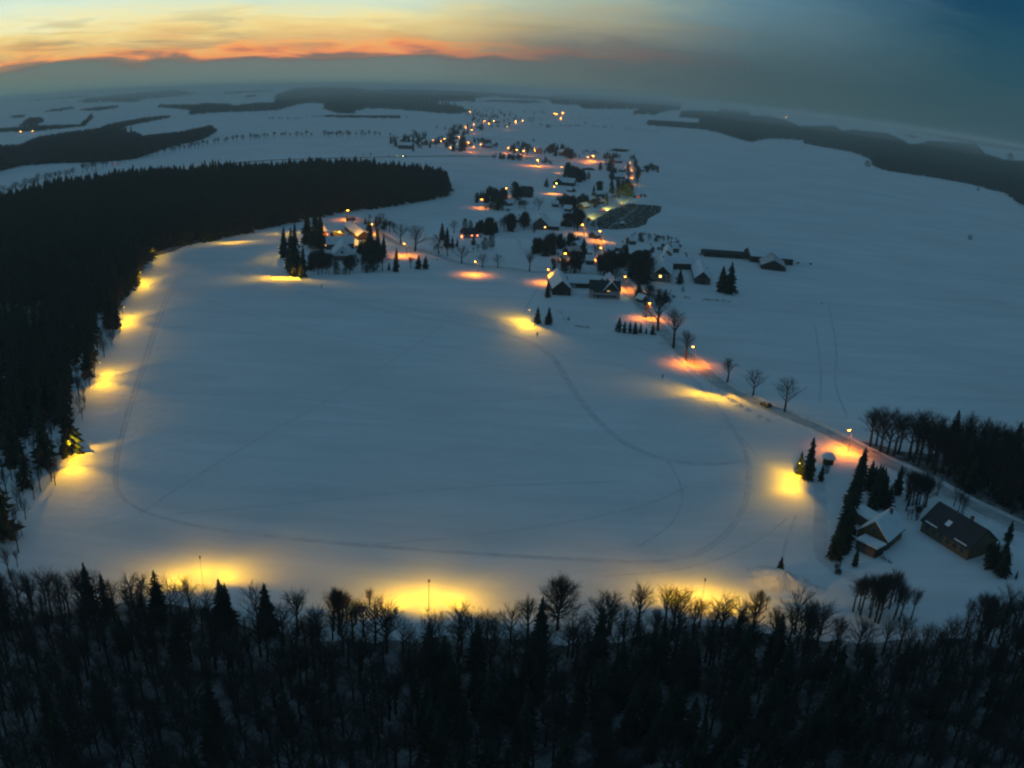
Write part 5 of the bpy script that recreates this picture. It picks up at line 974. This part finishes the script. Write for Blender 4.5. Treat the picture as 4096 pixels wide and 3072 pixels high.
# ------------------------------------------------------------ people on the ski track
def person(c, rz, label, stride=.3):
    me = bpy.data.meshes.new('person_body')
    J = [(0, 0, .95), (0, 0, 1.2), (0, 0, 1.42), (0, 0, 1.55), (.03, 0, 1.68), (0, .19, 1.40), (.22, .24, 1.15), (.42, .22, 1.05), (0, -.19, 1.40), (-.12, -.26, 1.12), (.12, -.25, .92), (0, .10, .90), (stride * .6, .11, .50), (stride, .11, .07), (stride + .18, .11, .04), (0, -.10, .90), (-stride * .3, -.11, .48), (-stride, -.11, .10), (-stride + .18, -.11, .04)]
    E_ = [(0, 1), (1, 2), (2, 3), (3, 4), (2, 5), (5, 6), (6, 7), (2, 8), (8, 9), (9, 10), (0, 11), (11, 12), (12, 13), (13, 14), (0, 15), (15, 16), (16, 17), (17, 18)]
    R_ = [.16, .15, .17, .06, .11, .08, .055, .045, .08, .055, .045, .10, .075, .05, .05, .10, .075, .05, .05]
    me.from_pydata(J, E_, []); me.materials.append(M['jacket']); e = empty('person', c, rz); o = ob('body', me, e)
    o.modifiers.new('skin', 'SKIN'); o.modifiers.new('sub', 'SUBSURF').levels = 1
    for i, v in enumerate(me.skin_vertices[0].data): v.radius = (R_[i], R_[i]); v.use_root = (i == 0)
    MB().tube([(.03, 0, 1.66), (.03, 0, 1.76), (.03, 0, 1.83)], [.125, .11, .04], 10).build('hat', M['hat'], e, True)
    tag(e, label, 'person'); return e
person(g('F', 305, 806), -.6, 'person in dark clothes striding on the track just below the spruce pair')
person(g('F', 328, 878), 2.4, 'person in dark clothes on the track farther from the spruce pair')
person(g('D', 207, 898), 0.4, 'person standing in the yellow light left of the tallest spruce')
person(g('D', 705, 988), 2.8, 'person on the open snow right of the yellow light pool')
person(g('I', 832, 352), 1.2, 'person in the fourth yellow light pool of the left edge')
person(g('I', 666, 592), 1.5, 'person at the dark rim of the third yellow light pool')
person(g('G', 330, 812), 2.0, 'person alone on the dusky field right of the spruce row')

# ------------------------------------------------------------ plant the queued trees
def shown(q):
    k, b, h, l, gr, w_ = q
    if gr and any((b.x - c.x) ** 2 + (b.y - c.y) ** 2 < 16 for c in LAMPB): return -1
    x0, y0 = proj((b[0], b[1], b[2])); x1, y1 = proj((b[0], b[1], b[2] + h))
    if max(x0, x1) < -60 or min(x0, x1) > 4156 or min(y0, y1) > 3100: return -1
    cut = max(0, min(1, (3072 - min(y0, y1)) / (abs(y1 - y0) + 1)))
    return math.hypot(x1 - x0, y1 - y0) * cut + (1e5 if gr is None else 0) + (60 if gr and 'foreground' not in gr and 'dense' not in gr else 0)
FAM = {'s': 'spruce', 'S': 'spruce', 'x': 'spruce', 'b': 'bare', 'B': 'bare', 'r': 'bare', 'l': 'bare', 'o': 'bare', 't': 't', 'u': 'u', 'c': 'c'}
for fam in ('spruce', 'bare', 't', 'u', 'c'):
    Q = sorted([(shown(q), i, q) for i, q in enumerate(QUEUE) if FAM[q[0]] == fam], key=lambda a: -a[0])
    for sc_, i, q in Q[:300]:
        if sc_ >= 0: plant(*q)
    rest = [q for sc_, i, q in Q[300:] if sc_ >= 0]
    if fam == 'spruce' and rest:
        stand('spruces', SP_LO, [(q[1], q[2], q[2] * q[5]) for q in rest], 'further dark spruces filling the woods and gardens between the nearer trees', M['spruce'])
    if fam == 'bare' and rest:
        for nm, sel, src, lb, mt_ in (('undergrowth_trees', [q for q in rest if q[1].length < 400], B_MID, 'further bare trees filling the near woods', 'frost'), ('village_trees', [q for q in rest if q[1].length >= 400], B_LO, 'further bare trees between the gardens of the village', 'frost')):
            arrs = []
            for b in src:
                v, f, cv, ct = b[2]; n = len(v); tf = []
                for q4 in f:
                    for j in range(1, len(q4) - 1): tf.append((q4[0] + len(cv), q4[j] + len(cv), q4[j + 1] + len(cv)))
                arrs.append((np.concatenate([cv, np.array(v)]), np.concatenate([ct, np.array(tf)])))
            stand('trees', arrs, [(q[1], q[2], q[2] * q[5]) for q in sel], lb, M[mt_])

# ------------------------------------------------------------ haze
hb = MB().box(-37000, 37000, -37000, 37000, -42, 118); hz = ob('haze', mesh_from('haze', hb.V, hb.F, None) if False else bpy.data.meshes.new('haze'))
hz.data.from_pydata(hb.V, [], hb.F); tag(hz, 'thin bluish dusk haze over the land', 'haze', kind='stuff')
hm = bpy.data.materials.new('haze_air'); hm.use_nodes = True; t = hm.node_tree; t.nodes.clear(); out = t.nodes.new('ShaderNodeOutputMaterial'); pv = t.nodes.new('ShaderNodeVolumePrincipled')
pv.inputs['Color'].default_value = (.97, .99, .92, 1); pv.inputs['Density'].default_value = 1.35e-4; pv.inputs['Anisotropy'].default_value = .2
t.links.new(pv.outputs[0], out.inputs['Volume']); hz.data.materials.append(hm)
hz.display_type = 'WIRE'
